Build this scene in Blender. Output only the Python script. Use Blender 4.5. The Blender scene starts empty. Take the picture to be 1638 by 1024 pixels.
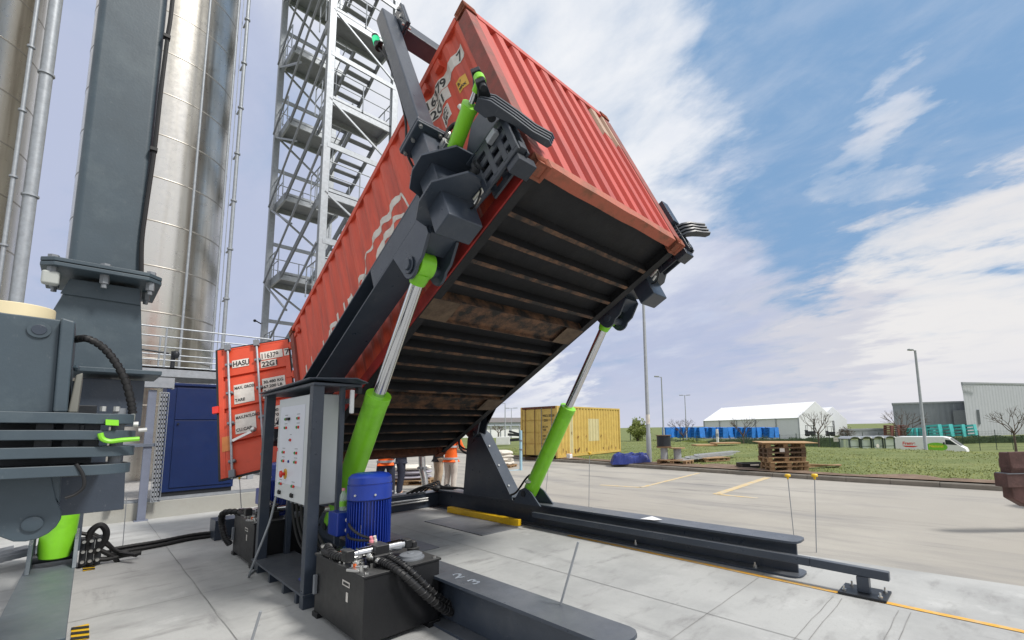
import bpy, bmesh, math, random
from mathutils import Vector as V, Matrix
import numpy as np
random.seed(7); rnd=random.random
S=bpy.context.scene; COL=S.collection
R_=math.radians
# ------------------------------------------------------------------ camera, sky, sun
F_PX=710.587; CX,CY=920.0,600.7                       # focal length and optical centre on the 1638 x 1024 photograph
CAM=V((7.9194,-2.3399,1.6))
_p,_r,_y=R_(6.76068),R_(-1.09326),R_(132.28824)
_X=V((math.sin(_y),math.cos(_y),0)); _Z=V((0,0,1)); _Y=_Z.cross(_X)
_M=Matrix((_X,_Y,_Z))
_f=V((0,math.cos(_p),math.sin(_p))); _u=V((0,-math.sin(_p),math.cos(_p))); _rt=V((1,0,0))
RT=_M@(math.cos(_r)*_rt+math.sin(_r)*_u); UP=_M@(-math.sin(_r)*_rt+math.cos(_r)*_u); FW=_M@_f
cd=bpy.data.cameras.new('camera'); cam=bpy.data.objects.new('camera',cd); COL.objects.link(cam)
cam.matrix_world=Matrix(((RT.x,UP.x,-FW.x,CAM.x),(RT.y,UP.y,-FW.y,CAM.y),(RT.z,UP.z,-FW.z,CAM.z),(0,0,0,1)))
cd.sensor_fit='HORIZONTAL'; cd.sensor_width=36; cd.lens=36*F_PX/1638
cd.shift_x=-(CX-819)/1638; cd.shift_y=(CY-512)/1638; cd.clip_end=5000; cd.clip_start=.05
S.camera=cam
def ray(x,y): return FW+RT*((x-CX)/F_PX)-UP*((y-CY)/F_PX)
def onz(x,y,z=0.): d=ray(x,y); return CAM+d*((z-CAM.z)/d.z)
def onx(x,y,X): d=ray(x,y); return CAM+d*((X-CAM.x)/d.x)
def ony(x,y,Y): d=ray(x,y); return CAM+d*((Y-CAM.y)/d.y)
def atd(x,depth,z=0.):                                # ground point under column x at a depth
    d=ray(x,690); p=CAM+d*depth; p.z=z; return p
SUN_EL,SUN_AZ=R_(52),R_(22)                          # azimuth measured from +x towards +y
sd=V((math.cos(SUN_EL)*math.cos(SUN_AZ),math.cos(SUN_EL)*math.sin(SUN_AZ),math.sin(SUN_EL)))
sl=bpy.data.lights.new('sun','SUN'); so=bpy.data.objects.new('sun',sl); COL.objects.link(so)
so.rotation_euler=sd.to_track_quat('Z','Y').to_euler(); sl.energy=2.5; sl.angle=R_(10); sl.color=(1,.96,.9)
S.view_settings.view_transform='Standard'; S.view_settings.look='None'; S.view_settings.exposure=0.55; S.view_settings.gamma=1
S.view_settings.use_curve_mapping=False
SKYOFF=(2.2,-7.3,4)
def sky():
    w=bpy.data.worlds.new('World'); S.world=w; w.use_nodes=True; n=w.node_tree.nodes; l=w.node_tree.links; n.clear()
    out=n.new('ShaderNodeOutputWorld'); bg=n.new('ShaderNodeBackground'); l.new(bg.outputs[0],out.inputs[0]); bg.inputs[1].default_value=.092
    st=n.new('ShaderNodeTexSky'); st.sky_type='NISHITA'; st.sun_disc=False; st.sun_elevation=SUN_EL; st.sun_rotation=R_(90)-SUN_AZ
    st.air_density=1.0; st.dust_density=.6; st.ozone_density=1.5
    tc=n.new('ShaderNodeTexCoord'); g=tc.outputs['Generated']
    def mth(op,a,b=None,c=None,clamp=False):
        m=n.new('ShaderNodeMath'); m.operation=op; m.use_clamp=clamp
        for i,q in enumerate((a,b,c)):
            if q is None: continue
            if isinstance(q,(int,float)): m.inputs[i].default_value=q
            else: l.new(q,m.inputs[i])
        return m.outputs[0]
    def vm(op,a,b=None,sc=None):
        m=n.new('ShaderNodeVectorMath'); m.operation=op
        for i,q in enumerate((a,b)):
            if q is None: continue
            if isinstance(q,(tuple,V)): m.inputs[i].default_value=tuple(q)
            else: l.new(q,m.inputs[i])
        if sc is not None: l.new(sc,m.inputs['Scale'])
        return m
    def noise(vec,scale,det=8,rough=.55,dist=0.):
        t=n.new('ShaderNodeTexNoise'); t.inputs['Scale'].default_value=scale; t.inputs['Detail'].default_value=det
        t.inputs['Roughness'].default_value=rough; t.inputs['Distortion'].default_value=dist; l.new(vec,t.inputs['Vector']); return t.outputs['Fac']
    def ramp(x,a,b): 
        m=n.new('ShaderNodeMapRange'); m.interpolation_type='SMOOTHSTEP'; l.new(x,m.inputs[0]); m.inputs[1].default_value=a; m.inputs[2].default_value=b; return m.outputs[0]
    def mix(f,a,b):
        m=n.new('ShaderNodeMix'); m.data_type='RGBA'
        if isinstance(f,(int,float)): m.inputs[0].default_value=f
        else: l.new(f,m.inputs[0])
        for i,q in ((6,a),(7,b)):
            if isinstance(q,tuple): m.inputs[i].default_value=(*q,1)
            else: l.new(q,m.inputs[i])
        return m.outputs[2]
    sx=n.new('ShaderNodeSeparateXYZ'); l.new(g,sx.inputs[0]); z=sx.outputs[2]
    zz=mth('MAXIMUM',z,0.); den=mth('DIVIDE',1.,mth('ADD',zz,.22))
    flat=vm('SCALE',g,sc=den).outputs[0]
    mp=n.new('ShaderNodeMapping'); l.new(flat,mp.inputs[0]); mp.inputs['Location'].default_value=SKYOFF; mp.inputs['Rotation'].default_value=(0,0,R_(25)); mp.inputs['Scale'].default_value=(.75,1.35,1.)
    fl=mp.outputs[0]
    n1=noise(fl,1.1,9,.56,.5); n2=noise(fl,2.6,8,.6,.9); n3=noise(flat,.9,4,.5,.3); n4=noise(fl,5.5,9,.62,.4)
    tw=n.new('ShaderNodeTexNoise'); tw.inputs['Scale'].default_value=3.2; tw.inputs['Detail'].default_value=7; tw.inputs['Roughness'].default_value=.6; l.new(fl,tw.inputs['Vector'])
    off=vm('SUBTRACT',tw.outputs['Color'],(.5,.5,.5)); k9=n.new('ShaderNodeValue'); k9.outputs[0].default_value=.55
    gw=vm('NORMALIZE',vm('ADD',g,vm('SCALE',off.outputs[0],sc=k9.outputs[0]).outputs[0]).outputs[0]).outputs[0]
    def lobe(px,py,lo,hi): return ramp(vm('DOT_PRODUCT',gw,ray(px,py).normalized()).outputs[1 if False else 'Value'],math.cos(R_(lo)),math.cos(R_(hi)))
    clear=mth('MAXIMUM',lobe(1640,130,33,12),mth('MULTIPLY',lobe(1390,290,12,3),.75))           # the blue side of the sky
    clear=mth('SUBTRACT',clear,mth('MULTIPLY',lobe(1560,520,17,7),.85))
    clear=mth('SUBTRACT',clear,mth('MULTIPLY',lobe(1380,240,6,1),.45))
    body=mth('ADD',mth('MULTIPLY',n1,.9),mth('ADD',mth('MULTIPLY',n2,.45),mth('MULTIPLY',n4,.22)))
    cov=mth('ADD',mth('SUBTRACT',body,mth('MULTIPLY',clear,.50)),.05)
    cov=ramp(cov,.40,.84)
    wisps=mth('MULTIPLY',mth('SUBTRACT',1.,mth('MULTIPLY',clear,.6)),mth('MULTIPLY',ramp(mth('ADD',mth('MULTIPLY',n4,.5),mth('MULTIPLY',n2,.5)),.42,.70),.62))
    cov=mth('MAXIMUM',cov,wisps)
    grey=ramp(mth('ADD',mth('ADD',mth('MULTIPLY',n3,.55),mth('MULTIPLY',n2,.35)),mth('MULTIPLY',mth('MAXIMUM',lobe(250,420,45,10),mth('MULTIPLY',lobe(1120,540,24,6),1.5)),.46)),.44,.84)
    bright=lobe(900,120,34,8)
    cl=mix(grey,(6.5,6.6,6.9),(3.7,4.1,5.4))
    cl=mix(mth('MULTIPLY',bright,.75),cl,(6.9,7.0,7.2)); cl=mix(mth('MULTIPLY',ramp(mth('ADD',mth('MULTIPLY',n2,.6),mth('MULTIPLY',n4,.4)),.50,.70),.38),cl,(4.1,4.7,6.0))
    warm=mth('MULTIPLY',lobe(1500,520,24,6),.5); cl=mix(warm,cl,(6.1,5.8,5.5))
    blue=vm('SCALE',st.outputs[0]).outputs[0].node; blue.inputs['Scale'].default_value=1.0
    bl=mix(.9,blue.outputs[0],(1.7,2.95,4.75))
    c=mix(cov,bl,cl)
    hz=ramp(z,.16,-.02); c=mix(mth('MULTIPLY',hz,.6),c,(5.2,5.25,5.9))
    l.new(c,bg.inputs[0])
sky()
# ------------------------------------------------------------------ materials
def mat(name,col,rough=.5,metal=0.,var=.12,scale=5.,bump=0.,bscale=60.,dirt=None,dsc=3.,damt=.5,stretch=(1,1,1),coat=0.,rvar=.1,wear=0.,dust=0.):
    m=bpy.data.materials.new(name); m.use_nodes=True; n=m.node_tree.nodes; l=m.node_tree.links
    b=n['Principled BSDF']; tc=n.new('ShaderNodeTexCoord'); mp=n.new('ShaderNodeMapping'); mp.inputs['Scale'].default_value=stretch; l.new(tc.outputs['Object'],mp.inputs[0])
    def noise(s,d=6,r=.6):
        t=n.new('ShaderNodeTexNoise'); t.inputs['Scale'].default_value=s; t.inputs['Detail'].default_value=d; t.inputs['Roughness'].default_value=r; l.new(mp.outputs[0],t.inputs['Vector']); return t.outputs['Fac']
    n1=noise(scale); 
    mr=n.new('ShaderNodeMapRange'); l.new(n1,mr.inputs[0]); mr.inputs[1].default_value=.25; mr.inputs[2].default_value=.75; mr.inputs[3].default_value=1-var; mr.inputs[4].default_value=1+var
    mx=n.new('ShaderNodeMix'); mx.data_type='RGBA'; mx.blend_type='MULTIPLY'; mx.inputs[0].default_value=1; mx.inputs[6].default_value=(*col,1); l.new(mr.outputs[0],mx.inputs[7])
    c=mx.outputs[2]
    if dirt:
        rm=n.new('ShaderNodeMapRange'); l.new(noise(dsc,9,.68),rm.inputs[0]); rm.inputs[1].default_value=.62-.3*damt; rm.inputs[2].default_value=.78-.2*damt; rm.inputs[4].default_value=min(1,damt*1.5)
        m2=n.new('ShaderNodeMix'); m2.data_type='RGBA'; l.new(rm.outputs[0],m2.inputs[0]); l.new(c,m2.inputs[6]); m2.inputs[7].default_value=(*dirt,1); c=m2.outputs[2]
    if wear or dust:
        ge=n.new('ShaderNodeNewGeometry')
    if wear:                                            # fine scratches and rubbed paint
        m3=n.new('ShaderNodeMapping'); m3.inputs['Scale'].default_value=(3,14,9); l.new(tc.outputs['Object'],m3.inputs[0]); m3.inputs['Rotation'].default_value=(.4,.7,.3)
        t3=n.new('ShaderNodeTexNoise'); t3.inputs['Scale'].default_value=3.5; t3.inputs['Detail'].default_value=10; t3.inputs['Roughness'].default_value=.75; l.new(m3.outputs[0],t3.inputs['Vector'])
        r3=n.new('ShaderNodeMapRange'); l.new(t3.outputs['Fac'],r3.inputs[0]); r3.inputs[1].default_value=.60; r3.inputs[2].default_value=.74; r3.inputs[4].default_value=wear
        x3=n.new('ShaderNodeMix'); x3.data_type='RGBA'; l.new(r3.outputs[0],x3.inputs[0]); l.new(c,x3.inputs[6]); x3.inputs[7].default_value=(.20,.21,.22,1); c=x3.outputs[2]
    if dust:                                            # settled grey dust on upward faces
        sx=n.new('ShaderNodeSeparateXYZ'); l.new(ge.outputs['Normal'],sx.inputs[0]); r4=n.new('ShaderNodeMapRange'); l.new(sx.outputs[2],r4.inputs[0]); r4.inputs[1].default_value=.5; r4.inputs[2].default_value=1.; r4.inputs[4].default_value=dust
        m4=n.new('ShaderNodeMath'); m4.operation='MULTIPLY'; l.new(r4.outputs[0],m4.inputs[0]); l.new(noise(3.1,8,.7),m4.inputs[1])
        x4=n.new('ShaderNodeMix'); x4.data_type='RGBA'; l.new(m4.outputs[0],x4.inputs[0]); l.new(c,x4.inputs[6]); x4.inputs[7].default_value=(.30,.30,.29,1); c=x4.outputs[2]
    l.new(c,b.inputs['Base Color'])
    rr=n.new('ShaderNodeMapRange'); l.new(noise(scale*2.3),rr.inputs[0]); rr.inputs[3].default_value=max(0,rough-rvar); rr.inputs[4].default_value=min(1,rough+rvar); l.new(rr.outputs[0],b.inputs['Roughness'])
    b.inputs['Metallic'].default_value=metal
    if coat: b.inputs['Coat Weight'].default_value=coat; b.inputs['Coat Roughness'].default_value=.15
    if bump:
        bp=n.new('ShaderNodeBump'); bp.inputs['Strength'].default_value=bump; bp.inputs['Distance'].default_value=.02; l.new(noise(bscale),bp.inputs['Height']); l.new(bp.outputs[0],b.inputs['Normal'])
    return m
def glass(name,col=(.8,.85,.85),rough=.05,alpha=.35):
    m=bpy.data.materials.new(name); m.use_nodes=True; b=m.node_tree.nodes['Principled BSDF']; b.inputs['Base Color'].default_value=(*col,1); b.inputs['Roughness'].default_value=rough; b.inputs['Alpha'].default_value=alpha
    return m
def emis(name,col,s):
    m=mat(name,col,.4); b=m.node_tree.nodes['Principled BSDF']; b.inputs['Emission Color'].default_value=(*col,1); b.inputs['Emission Strength'].default_value=s; return m
K=dict(
 steel=mat('grey_machine_paint',(.038,.050,.071),.33,0,.12,4,.05,90,(.075,.085,.10),2.5,.35,wear=.55,dust=.45,rvar=.16),
 steel2=mat('teal_grey_paint',(.048,.070,.088),.46,0,.12,5,.04,70,(.10,.13,.145),3,.35,wear=.4,dust=.4),
 steeld=mat('dark_machine_paint',(.022,.029,.042),.38,0,.15,5,.05,80,(.05,.055,.06),3,.4,wear=.5,dust=.3),
 chalk=mat('chalk_paint',(.26,.29,.33),.9,0,.3,20,0,60,(.07,.085,.11),14,.55),
 dark=mat('dark_steel',(.02,.023,.028),.45,.2,.2,6,.05),
 black=mat('black_paint',(.005,.0055,.007),.46,0,.2,6,.06,120,(.012,.012,.012),4,.3,wear=.10,dust=.35),
 rubber=mat('black_rubber',(.008,.008,.009),.55,0,.2,10),
 chrome=mat('chrome',(.62,.63,.65),.16,1,.05,8),
 galv=mat('galvanised_steel',(.33,.355,.385),.5,.4,.18,9,.04,30,(.33,.34,.36),5,.4),
 galv2=mat('galvanised_dull',(.20,.215,.235),.6,.25,.15,6),
 inox=mat('bolt_steel',(.6,.6,.58),.3,.9,.1,20),
 green=mat('lime_paint',(.235,.64,.028),.34,0,.10,5,.03,80,(.15,.42,.03),2.2,.4,wear=.18),
 greenlens=emis('green_lamp_lens',(.02,.6,.25),.6),
 red=mat('container_red',(.60,.076,.036),.55,0,.20,1.6,.06,30,(.30,.045,.03),1.5,.5,(3,3,.45)),
 redf=mat('container_front_red',(.47,.062,.043),.55,0,.12,2.2,.06,30,(.30,.05,.04),1.4,.5,(3,3,.4)),
 redd=mat('door_red',(.62,.070,.026),.5,0,.1,3,.04,40,(.40,.055,.03),2,.3),
 post=mat('worn_red_post',(.30,.060,.045),.65,0,.2,5,.15,50,(.16,.055,.04),4,.75),
 rail=mat('bottom_rail_red',(.36,.022,.018),.4,0,.2,3,.05,40,(.10,.012,.010),2.2,.55),
 castp=mat('faded_casting_paint',(.34,.10,.055),.7,0,.25,8,.2,50,(.14,.06,.035),6,.6), sill=mat('rusting_sill_paint',(.42,.11,.065),.65,0,.2,5,.2,50,(.18,.075,.04),5,.62),
 rust=mat('rusty_steel',(.17,.060,.028),.8,.1,.4,6,.3,60,(.05,.022,.015),7,.7),
 under=mat('underside_coating',(.010,.0105,.013),.75,0,.35,4,.2,30,(.03,.023,.018),3,.3,(1,1,1)),
 cross=mat('crossmember_steel',(.020,.017,.016),.7,0,.4,6,.25,30,(.19,.095,.05),5,.66),
 plate=mat('bare_fork_plate',(.12,.08,.05),.7,0,.35,6,.2,30,(.05,.03,.02),4,.6),
 tan=mat('primer_patch',(.40,.27,.20),.7,0,.15,6),
 white=mat('white_paint',(.72,.73,.73),.5,0,.06,5),
 sticker=mat('white_sticker',(.64,.61,.56),.55,0,.15,9,0,60,(.42,.28,.22),5,.35),
 ink=mat('black_ink',(.02,.02,.02),.6),
 yink=mat('yellow_sticker',(.65,.38,.04),.55,0,.1,9),
 cab=mat('cabinet_grey',(.60,.63,.64),.42,0,.03,4),
 panel=mat('panel_film',(.70,.73,.80),.35,0,.03,4),
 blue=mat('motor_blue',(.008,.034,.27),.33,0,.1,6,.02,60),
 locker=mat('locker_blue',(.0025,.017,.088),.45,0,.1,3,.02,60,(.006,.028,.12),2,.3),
 yellow=mat('safety_yellow',(.75,.46,.01),.45,0,.1,6,.03,60,(.5,.3,.03),5,.3),
 yline=mat('worn_yellow_line',(.72,.38,.05),.75,0,.15,12,.1,80,(.50,.42,.28),9,.55),
 rline=mat('faded_bay_marking',(.60,.44,.20),.8,0,.15,8,.1,80,(.50,.46,.38),5,.7),
 redp=mat('red_plastic',(.65,.03,.02),.4), orp=mat('orange_plastic',(.8,.14,.02),.4), grnp=mat('green_plastic',(.02,.3,.08),.4),
 cream=mat('cream_plastic',(.72,.62,.40),.55,0,.08,4),
 concrete2=mat('plinth_concrete',(.36,.36,.33),.85,0,.15,3,.2,40,(.25,.24,.21),1.5,.5),
 slab=mat('gravel_slab',(.36,.35,.34),.9,0,.3,14,.6,60),
 kerb=mat('kerb_concrete',(.22,.20,.17),.9,0,.2,3,.2,40,(.14,.12,.10),2,.4),
 soil=mat('bare_soil',(.16,.105,.07),.95,0,.35,2,.6,12,(.24,.18,.13),3,.5),
 wood=mat('pallet_wood',(.36,.23,.12),.8,0,.25,8,.2,40,(.18,.12,.07),5,.5,(1,1,1)),
 woodd=mat('dark_pallet_wood',(.14,.09,.055),.85,0,.3,8,.2,40),
 ply=mat('plywood',(.40,.25,.12),.7,0,.15,5,.1,30),
 ycont=mat('yellow_container_paint',(.55,.39,.10),.6,0,.12,3,.05,40,(.36,.19,.05),1.9,.35),
 ypatch=mat('pale_patch_paint',(.56,.50,.28),.65,0,.08,3),
 tarp=mat('blue_tarp',(.014,.03,.19),.45,0,.3,5,.5,12),
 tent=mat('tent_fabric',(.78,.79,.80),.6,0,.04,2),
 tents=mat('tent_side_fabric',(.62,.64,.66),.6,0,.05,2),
 hall=mat('hall_cladding',(.42,.44,.475),.5,.1,.05,1),
 halld=mat('dark_hall_cladding',(.23,.25,.28),.5,.1,.06,1),
 bcrate=mat('blue_crate_plastic',(.02,.17,.55),.5,0,.25,1.5),
 teal=mat('teal_rack_paint',(.07,.42,.42),.5,0,.15,2),
 brownr=mat('brown_rack_paint',(.16,.06,.05),.6,0,.2,2),
 bark=mat('tree_bark',(.10,.075,.06),.9,0,.25,6),
 hedge=mat('hedge_leaf',(.045,.075,.03),.8,0,.4,3),
 hedge2=mat('bush_leaf',(.20,.24,.06),.8,0,.4,3),
 blade=mat('grass_blade',(.235,.26,.075),.8,0,.3,.6),
 fence=mat('fence_green',(.03,.05,.04),.6),
 lampgrey=mat('lamp_post_zinc',(.33,.35,.37),.55,.3,.12,4),
 skin=mat('skin',(.45,.27,.19),.5,0,.05), hair=mat('dark_hair',(.03,.02,.015),.6), hiviz=mat('orange_hi_vis_cloth',(.85,.13,.01),.7,0,.08,8,.3,30), retro=mat('reflective_band',(.5,.52,.53),.35,.3),
 navy=mat('navy_cloth',(.018,.022,.04),.85,0,.2,8,.3,25), jeans=mat('jeans_cloth',(.03,.055,.11),.85,0,.2,9,.3,25), khaki=mat('khaki_cloth',(.46,.36,.26),.85,0,.12,9,.3,25), stone=mat('stone_cloth',(.52,.48,.43),.85,0,.12,9,.3,25), blackc=mat('black_cloth',(.015,.015,.017),.85,0,.2,8,.3,25), shoe=mat('boot_leather',(.05,.04,.03),.6),
 cardboard=mat('brown_paper',(.42,.27,.15),.8,0,.2,6,.3,12), bag=mat('sack_cloth',(.66,.62,.55),.8,0,.12,5,.4,10), gbag=mat('grey_sack',(.34,.33,.38),.8,0,.12,5,.4,10),
 glass=glass('shelter_glass',(.55,.63,.60),.08,.45), wind=mat('dark_window',(.02,.03,.04),.08), bottle=glass('bottle_plastic',(.75,.9,.78),.1,.35), pink=mat('pink_cap',(.85,.3,.35),.4), paper=mat('paper',(.8,.8,.82),.7),
 vgreen=mat('vehicle_green',(.18,.50,.03),.4), vyel=mat('vehicle_yellow',(.75,.65,.05),.4),
 trailer=mat('trailer_rust_paint',(.115,.058,.052),.7,0,.3,6,.25,40,(.06,.03,.025),4,.6), sheet=mat('dark_floor_plate',(.17,.18,.20),.5,.3,.18,3,.08,40,(.26,.26,.27),2,.5),
 lblue=mat('pale_blue_paint',(.32,.50,.60),.5), railgrey=mat('bundle_zinc',(.40,.41,.42),.5,.4,.1,4))
K['weld']=K['steel']
# ------------------------------------------------------------------ mesh helpers
def wm(o):
    m=o.matrix_basis.copy()
    while o.parent: o=o.parent; m=o.matrix_basis@m
    return m
def tag(o,label=None,cat=None,group=None,kind=None):
    for k,q in (('label',label),('category',cat),('group',group),('kind',kind)):
        if q: o[k]=q
    return o
def thing(name,label,cat,loc=(0,0,0),rot=(0,0,0),group=None):
    o=bpy.data.objects.new(name,None); COL.objects.link(o); o.location=loc; o.rotation_euler=rot; o.empty_display_size=.1
    return tag(o,label,cat,group)
def copy_tree(o,parent=None):
    c=o.copy(); COL.objects.link(c); c.parent=parent
    for ch in list(o.children): copy_tree(ch,c)
    return c
def spline(pts,k=8):
    pts=[V(p) for p in pts]; out=[]
    P=[2*pts[0]-pts[1]]+pts+[2*pts[-1]-pts[-2]]
    for i in range(1,len(P)-2):
        a,b,c,d=P[i-1:i+3]
        for j in range(k):
            t=j/k; out.append(.5*((2*b)+(c-a)*t+(2*a-5*b+4*c-d)*t*t+(3*b-a-3*c+d)*t**3))
    return out+[pts[-1]]
EACH={'flange_bolts','bolts','anchor_bolts','bar_bracket','fittings','cable_glands','cowl_screws','lid_bolts','eyes','gauge','valve_tap','solenoid','gable','side_wall','cable_clips','rust_stains','plug','side_fitting','collar','port','runners','feet','cover_plate','hydraulic_pipe','stripes','beacon_body','landing_beam','edge_beam','block','hose_loop','claw_pin','motor_cable','blocks','chalk_mark'}
ONE={'flange_bolts':'bolt','bolts':'bolt','anchor_bolts':'anchor_bolt','fittings':'fitting','cable_glands':'cable_gland','cowl_screws':'cowl_screw','lid_bolts':'lid_bolt','eyes':'eye','cable_clips':'cable_clip','rust_stains':'rust_stain','blocks':'block','runners':'runner','feet':'foot','stripes':'stripe'}
class MB:
    def __init__(s): s.v=[]; s.f=[]; s.r=[]
    def add(s,vs,fs):
        s.r.append((len(s.v),len(s.f))); o=len(s.v); s.v+=[V(q) for q in vs]; s.f+=[tuple(i+o for i in q) for q in fs]; return s
    def box(s,x0,x1,y0,y1,z0,z1):
        return s.add([(x,y,z) for x in (x0,x1) for y in (y0,y1) for z in (z0,z1)],[(0,1,3,2),(4,6,7,5),(0,4,5,1),(2,3,7,6),(0,2,6,4),(1,5,7,3)])
    def obox(s,c,a,b,d):
        c,a,b,d=V(c),V(a),V(b),V(d)
        return s.add([c+i*a+j*b+k*d for i in (-1,1) for j in (-1,1) for k in (-1,1)],[(0,1,3,2),(4,6,7,5),(0,4,5,1),(2,3,7,6),(0,2,6,4),(1,5,7,3)])
    def bar(s,p0,p1,w,h,up=(0,0,1)):
        p0,p1=V(p0),V(p1); d=(p1-p0); a=d.normalized(); u=V(up)
        sd=a.cross(u)
        if sd.length<1e-4: sd=a.cross(V((1,0,0)))
        sd.normalize(); uu=sd.cross(a)
        return s.obox((p0+p1)/2,d/2,sd*w/2,uu*h/2)
    def prism(s,pts,d):
        pts=[V(p) for p in pts]; d=V(d); n=len(pts)
        return s.add(pts+[p+d for p in pts],[tuple(range(n-1,-1,-1)),tuple(range(n,2*n))]+[(i,(i+1)%n,n+(i+1)%n,n+i) for i in range(n)])
    def tube(s,path,r,n=10,cap=True):
        path=[V(p) for p in path]; m=len(path); rr=r if isinstance(r,(list,tuple)) else [r]*m
        vs=[];fs=[];ref=None
        for i,p in enumerate(path):
            t=(path[min(i+1,m-1)]-path[max(i-1,0)]).normalized()
            if ref is None: ref=t.orthogonal().normalized()
            ref=(ref-t*ref.dot(t)); ref.normalize(); b=t.cross(ref)
            vs+=[p+(ref*math.cos(2*math.pi*k/n)+b*math.sin(2*math.pi*k/n))*rr[i] for k in range(n)]
        for i in range(m-1): fs+=[(i*n+k,i*n+(k+1)%n,(i+1)*n+(k+1)%n,(i+1)*n+k) for k in range(n)]
        if cap: fs+=[tuple(range(n-1,-1,-1)),tuple((m-1)*n+k for k in range(n))]
        return s.add(vs,fs)
    def cyl(s,p0,p1,r,r1=None,n=24):
        return s.tube([p0,p1],[r,r if r1 is None else r1],n)
    def lathe(s,p0,d,prof,n=28):
        p0=V(p0); d=V(d).normalized(); return s.tube([p0+d*h for h,_ in prof],[q for _,q in prof],n) if False else s._lathe(p0,d,prof,n)
    def _lathe(s,p0,d,prof,n):
        a=d.orthogonal().normalized(); b=d.cross(a); vs=[];fs=[]
        for h,r in prof: vs+=[p0+d*h+(a*math.cos(2*math.pi*k/n)+b*math.sin(2*math.pi*k/n))*r for k in range(n)]
        m=len(prof)
        for i in range(m-1): fs+=[(i*n+k,i*n+(k+1)%n,(i+1)*n+(k+1)%n,(i+1)*n+k) for k in range(n)]
        fs+=[tuple(range(n-1,-1,-1)),tuple((m-1)*n+k for k in range(n))]
        return s.add(vs,fs)
    def sheet(s,pts): return s.add(pts,[tuple(range(len(pts)))])
    def blob(s,c,r,n=10,m=7,jit=.0):
        c=V(c); r=V(r) if not isinstance(r,(int,float)) else V((r,r,r)); vs=[];fs=[]
        for i in range(m+1):
            for k in range(n):
                th=math.pi*i/m; ph=2*math.pi*k/n; q=1+jit*(rnd()-.5)
                vs.append(c+V((r.x*math.sin(th)*math.cos(ph)*q,r.y*math.sin(th)*math.sin(ph)*q,r.z*math.cos(th)*q)))
        for i in range(m): fs+=[(i*n+k,i*n+(k+1)%n,(i+1)*n+(k+1)%n,(i+1)*n+k) for k in range(n)]
        return s.add(vs,fs)
    def build(s,name,mt,parent=None,bevel=0,world=False,smooth=35,recalc=True,label=None,seg=2):
        if name in EACH and len(s.r)>1:
            B=[]
            for (v0,f0),(v1,f1) in zip(s.r,s.r[1:]+[(len(s.v),len(s.f))]):
                pv=s.v[v0:v1]; lo=[min(q[k] for q in pv)-.002 for k in range(3)]; hi=[max(q[k] for q in pv)+.002 for k in range(3)]; B.append([lo,hi,[(v0,v1,f0,f1)]])
            i=0
            while i<len(B):
                j=i+1; hit=False
                while j<len(B):
                    if all(B[i][0][k]<=B[j][1][k] and B[j][0][k]<=B[i][1][k] for k in range(3)):
                        B[i]=[[min(p,q) for p,q in zip(B[i][0],B[j][0])],[max(p,q) for p,q in zip(B[i][1],B[j][1])],B[i][2]+B[j][2]]; del B[j]; hit=True
                    else: j+=1
                if not hit: i+=1
            first=None
            for _,_,pc in B:
                m=MB()
                for v0,v1,f0,f1 in pc: m.add(s.v[v0:v1],[[k-v0 for k in f] for f in s.f[f0:f1]])
                m.r=[]; o=m.build(ONE.get(name,name),mt,parent,bevel,world,smooth,recalc,label,seg); first=first or o
            return first
        vs=s.v
        if world and parent is not None:
            inv=wm(parent).inverted(); vs=[inv@q for q in vs]
        me=bpy.data.meshes.new(name); me.from_pydata([tuple(q) for q in vs],[],s.f)
        if recalc:
            bm=bmesh.new(); bm.from_mesh(me); bmesh.ops.remove_doubles(bm,verts=bm.verts,dist=1e-6) if False else None; bmesh.ops.recalc_face_normals(bm,faces=bm.faces); bm.to_mesh(me); bm.free()
        me.polygons.foreach_set('use_smooth',[True]*len(me.polygons)); me.set_sharp_from_angle(angle=R_(smooth))
        me.materials.append(K[mt] if isinstance(mt,str) else mt)
        o=bpy.data.objects.new(name,me); COL.objects.link(o); o.parent=parent
        if bevel:
            b=o.modifiers.new('bevel','BEVEL'); b.width=bevel; b.segments=seg; b.limit_method='ANGLE'; b.angle_limit=R_(40); b.harden_normals=True
        if label: o['label']=label
        return o
def rings(prof): return prof
def textmesh(txt,size,align='LEFT',xscale=1.,bold=0.):
    c=bpy.data.curves.new('text','FONT'); c.body=txt; c.size=size; c.align_x=align; c.offset=bold
    o=bpy.data.objects.new('text',c); COL.objects.link(o); dg=bpy.context.evaluated_depsgraph_get()
    me=bpy.data.meshes.new_from_object(o.evaluated_get(dg)); vs=[(q.co.x*xscale,q.co.y) for q in me.vertices]; fs=[tuple(p.vertices) for p in me.polygons]
    bpy.data.objects.remove(o); bpy.data.curves.remove(c); bpy.data.meshes.remove(me); return vs,fs
def flat_text(mb,txt,size,org,xd,yd,align='LEFT',xscale=1.,bold=0.):
    vs,fs=textmesh(txt,size,align,xscale,bold); org,xd,yd=V(org),V(xd),V(yd)
    mb.add([org+xd*a+yd*b for a,b in vs],fs); return mb
def simple(name,mb,mt,label,cat,group=None,bevel=0,kind=None,smooth=35):
    o=mb.build(name,mt,None,bevel,smooth=smooth); return tag(o,label,cat,group,kind)
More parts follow.
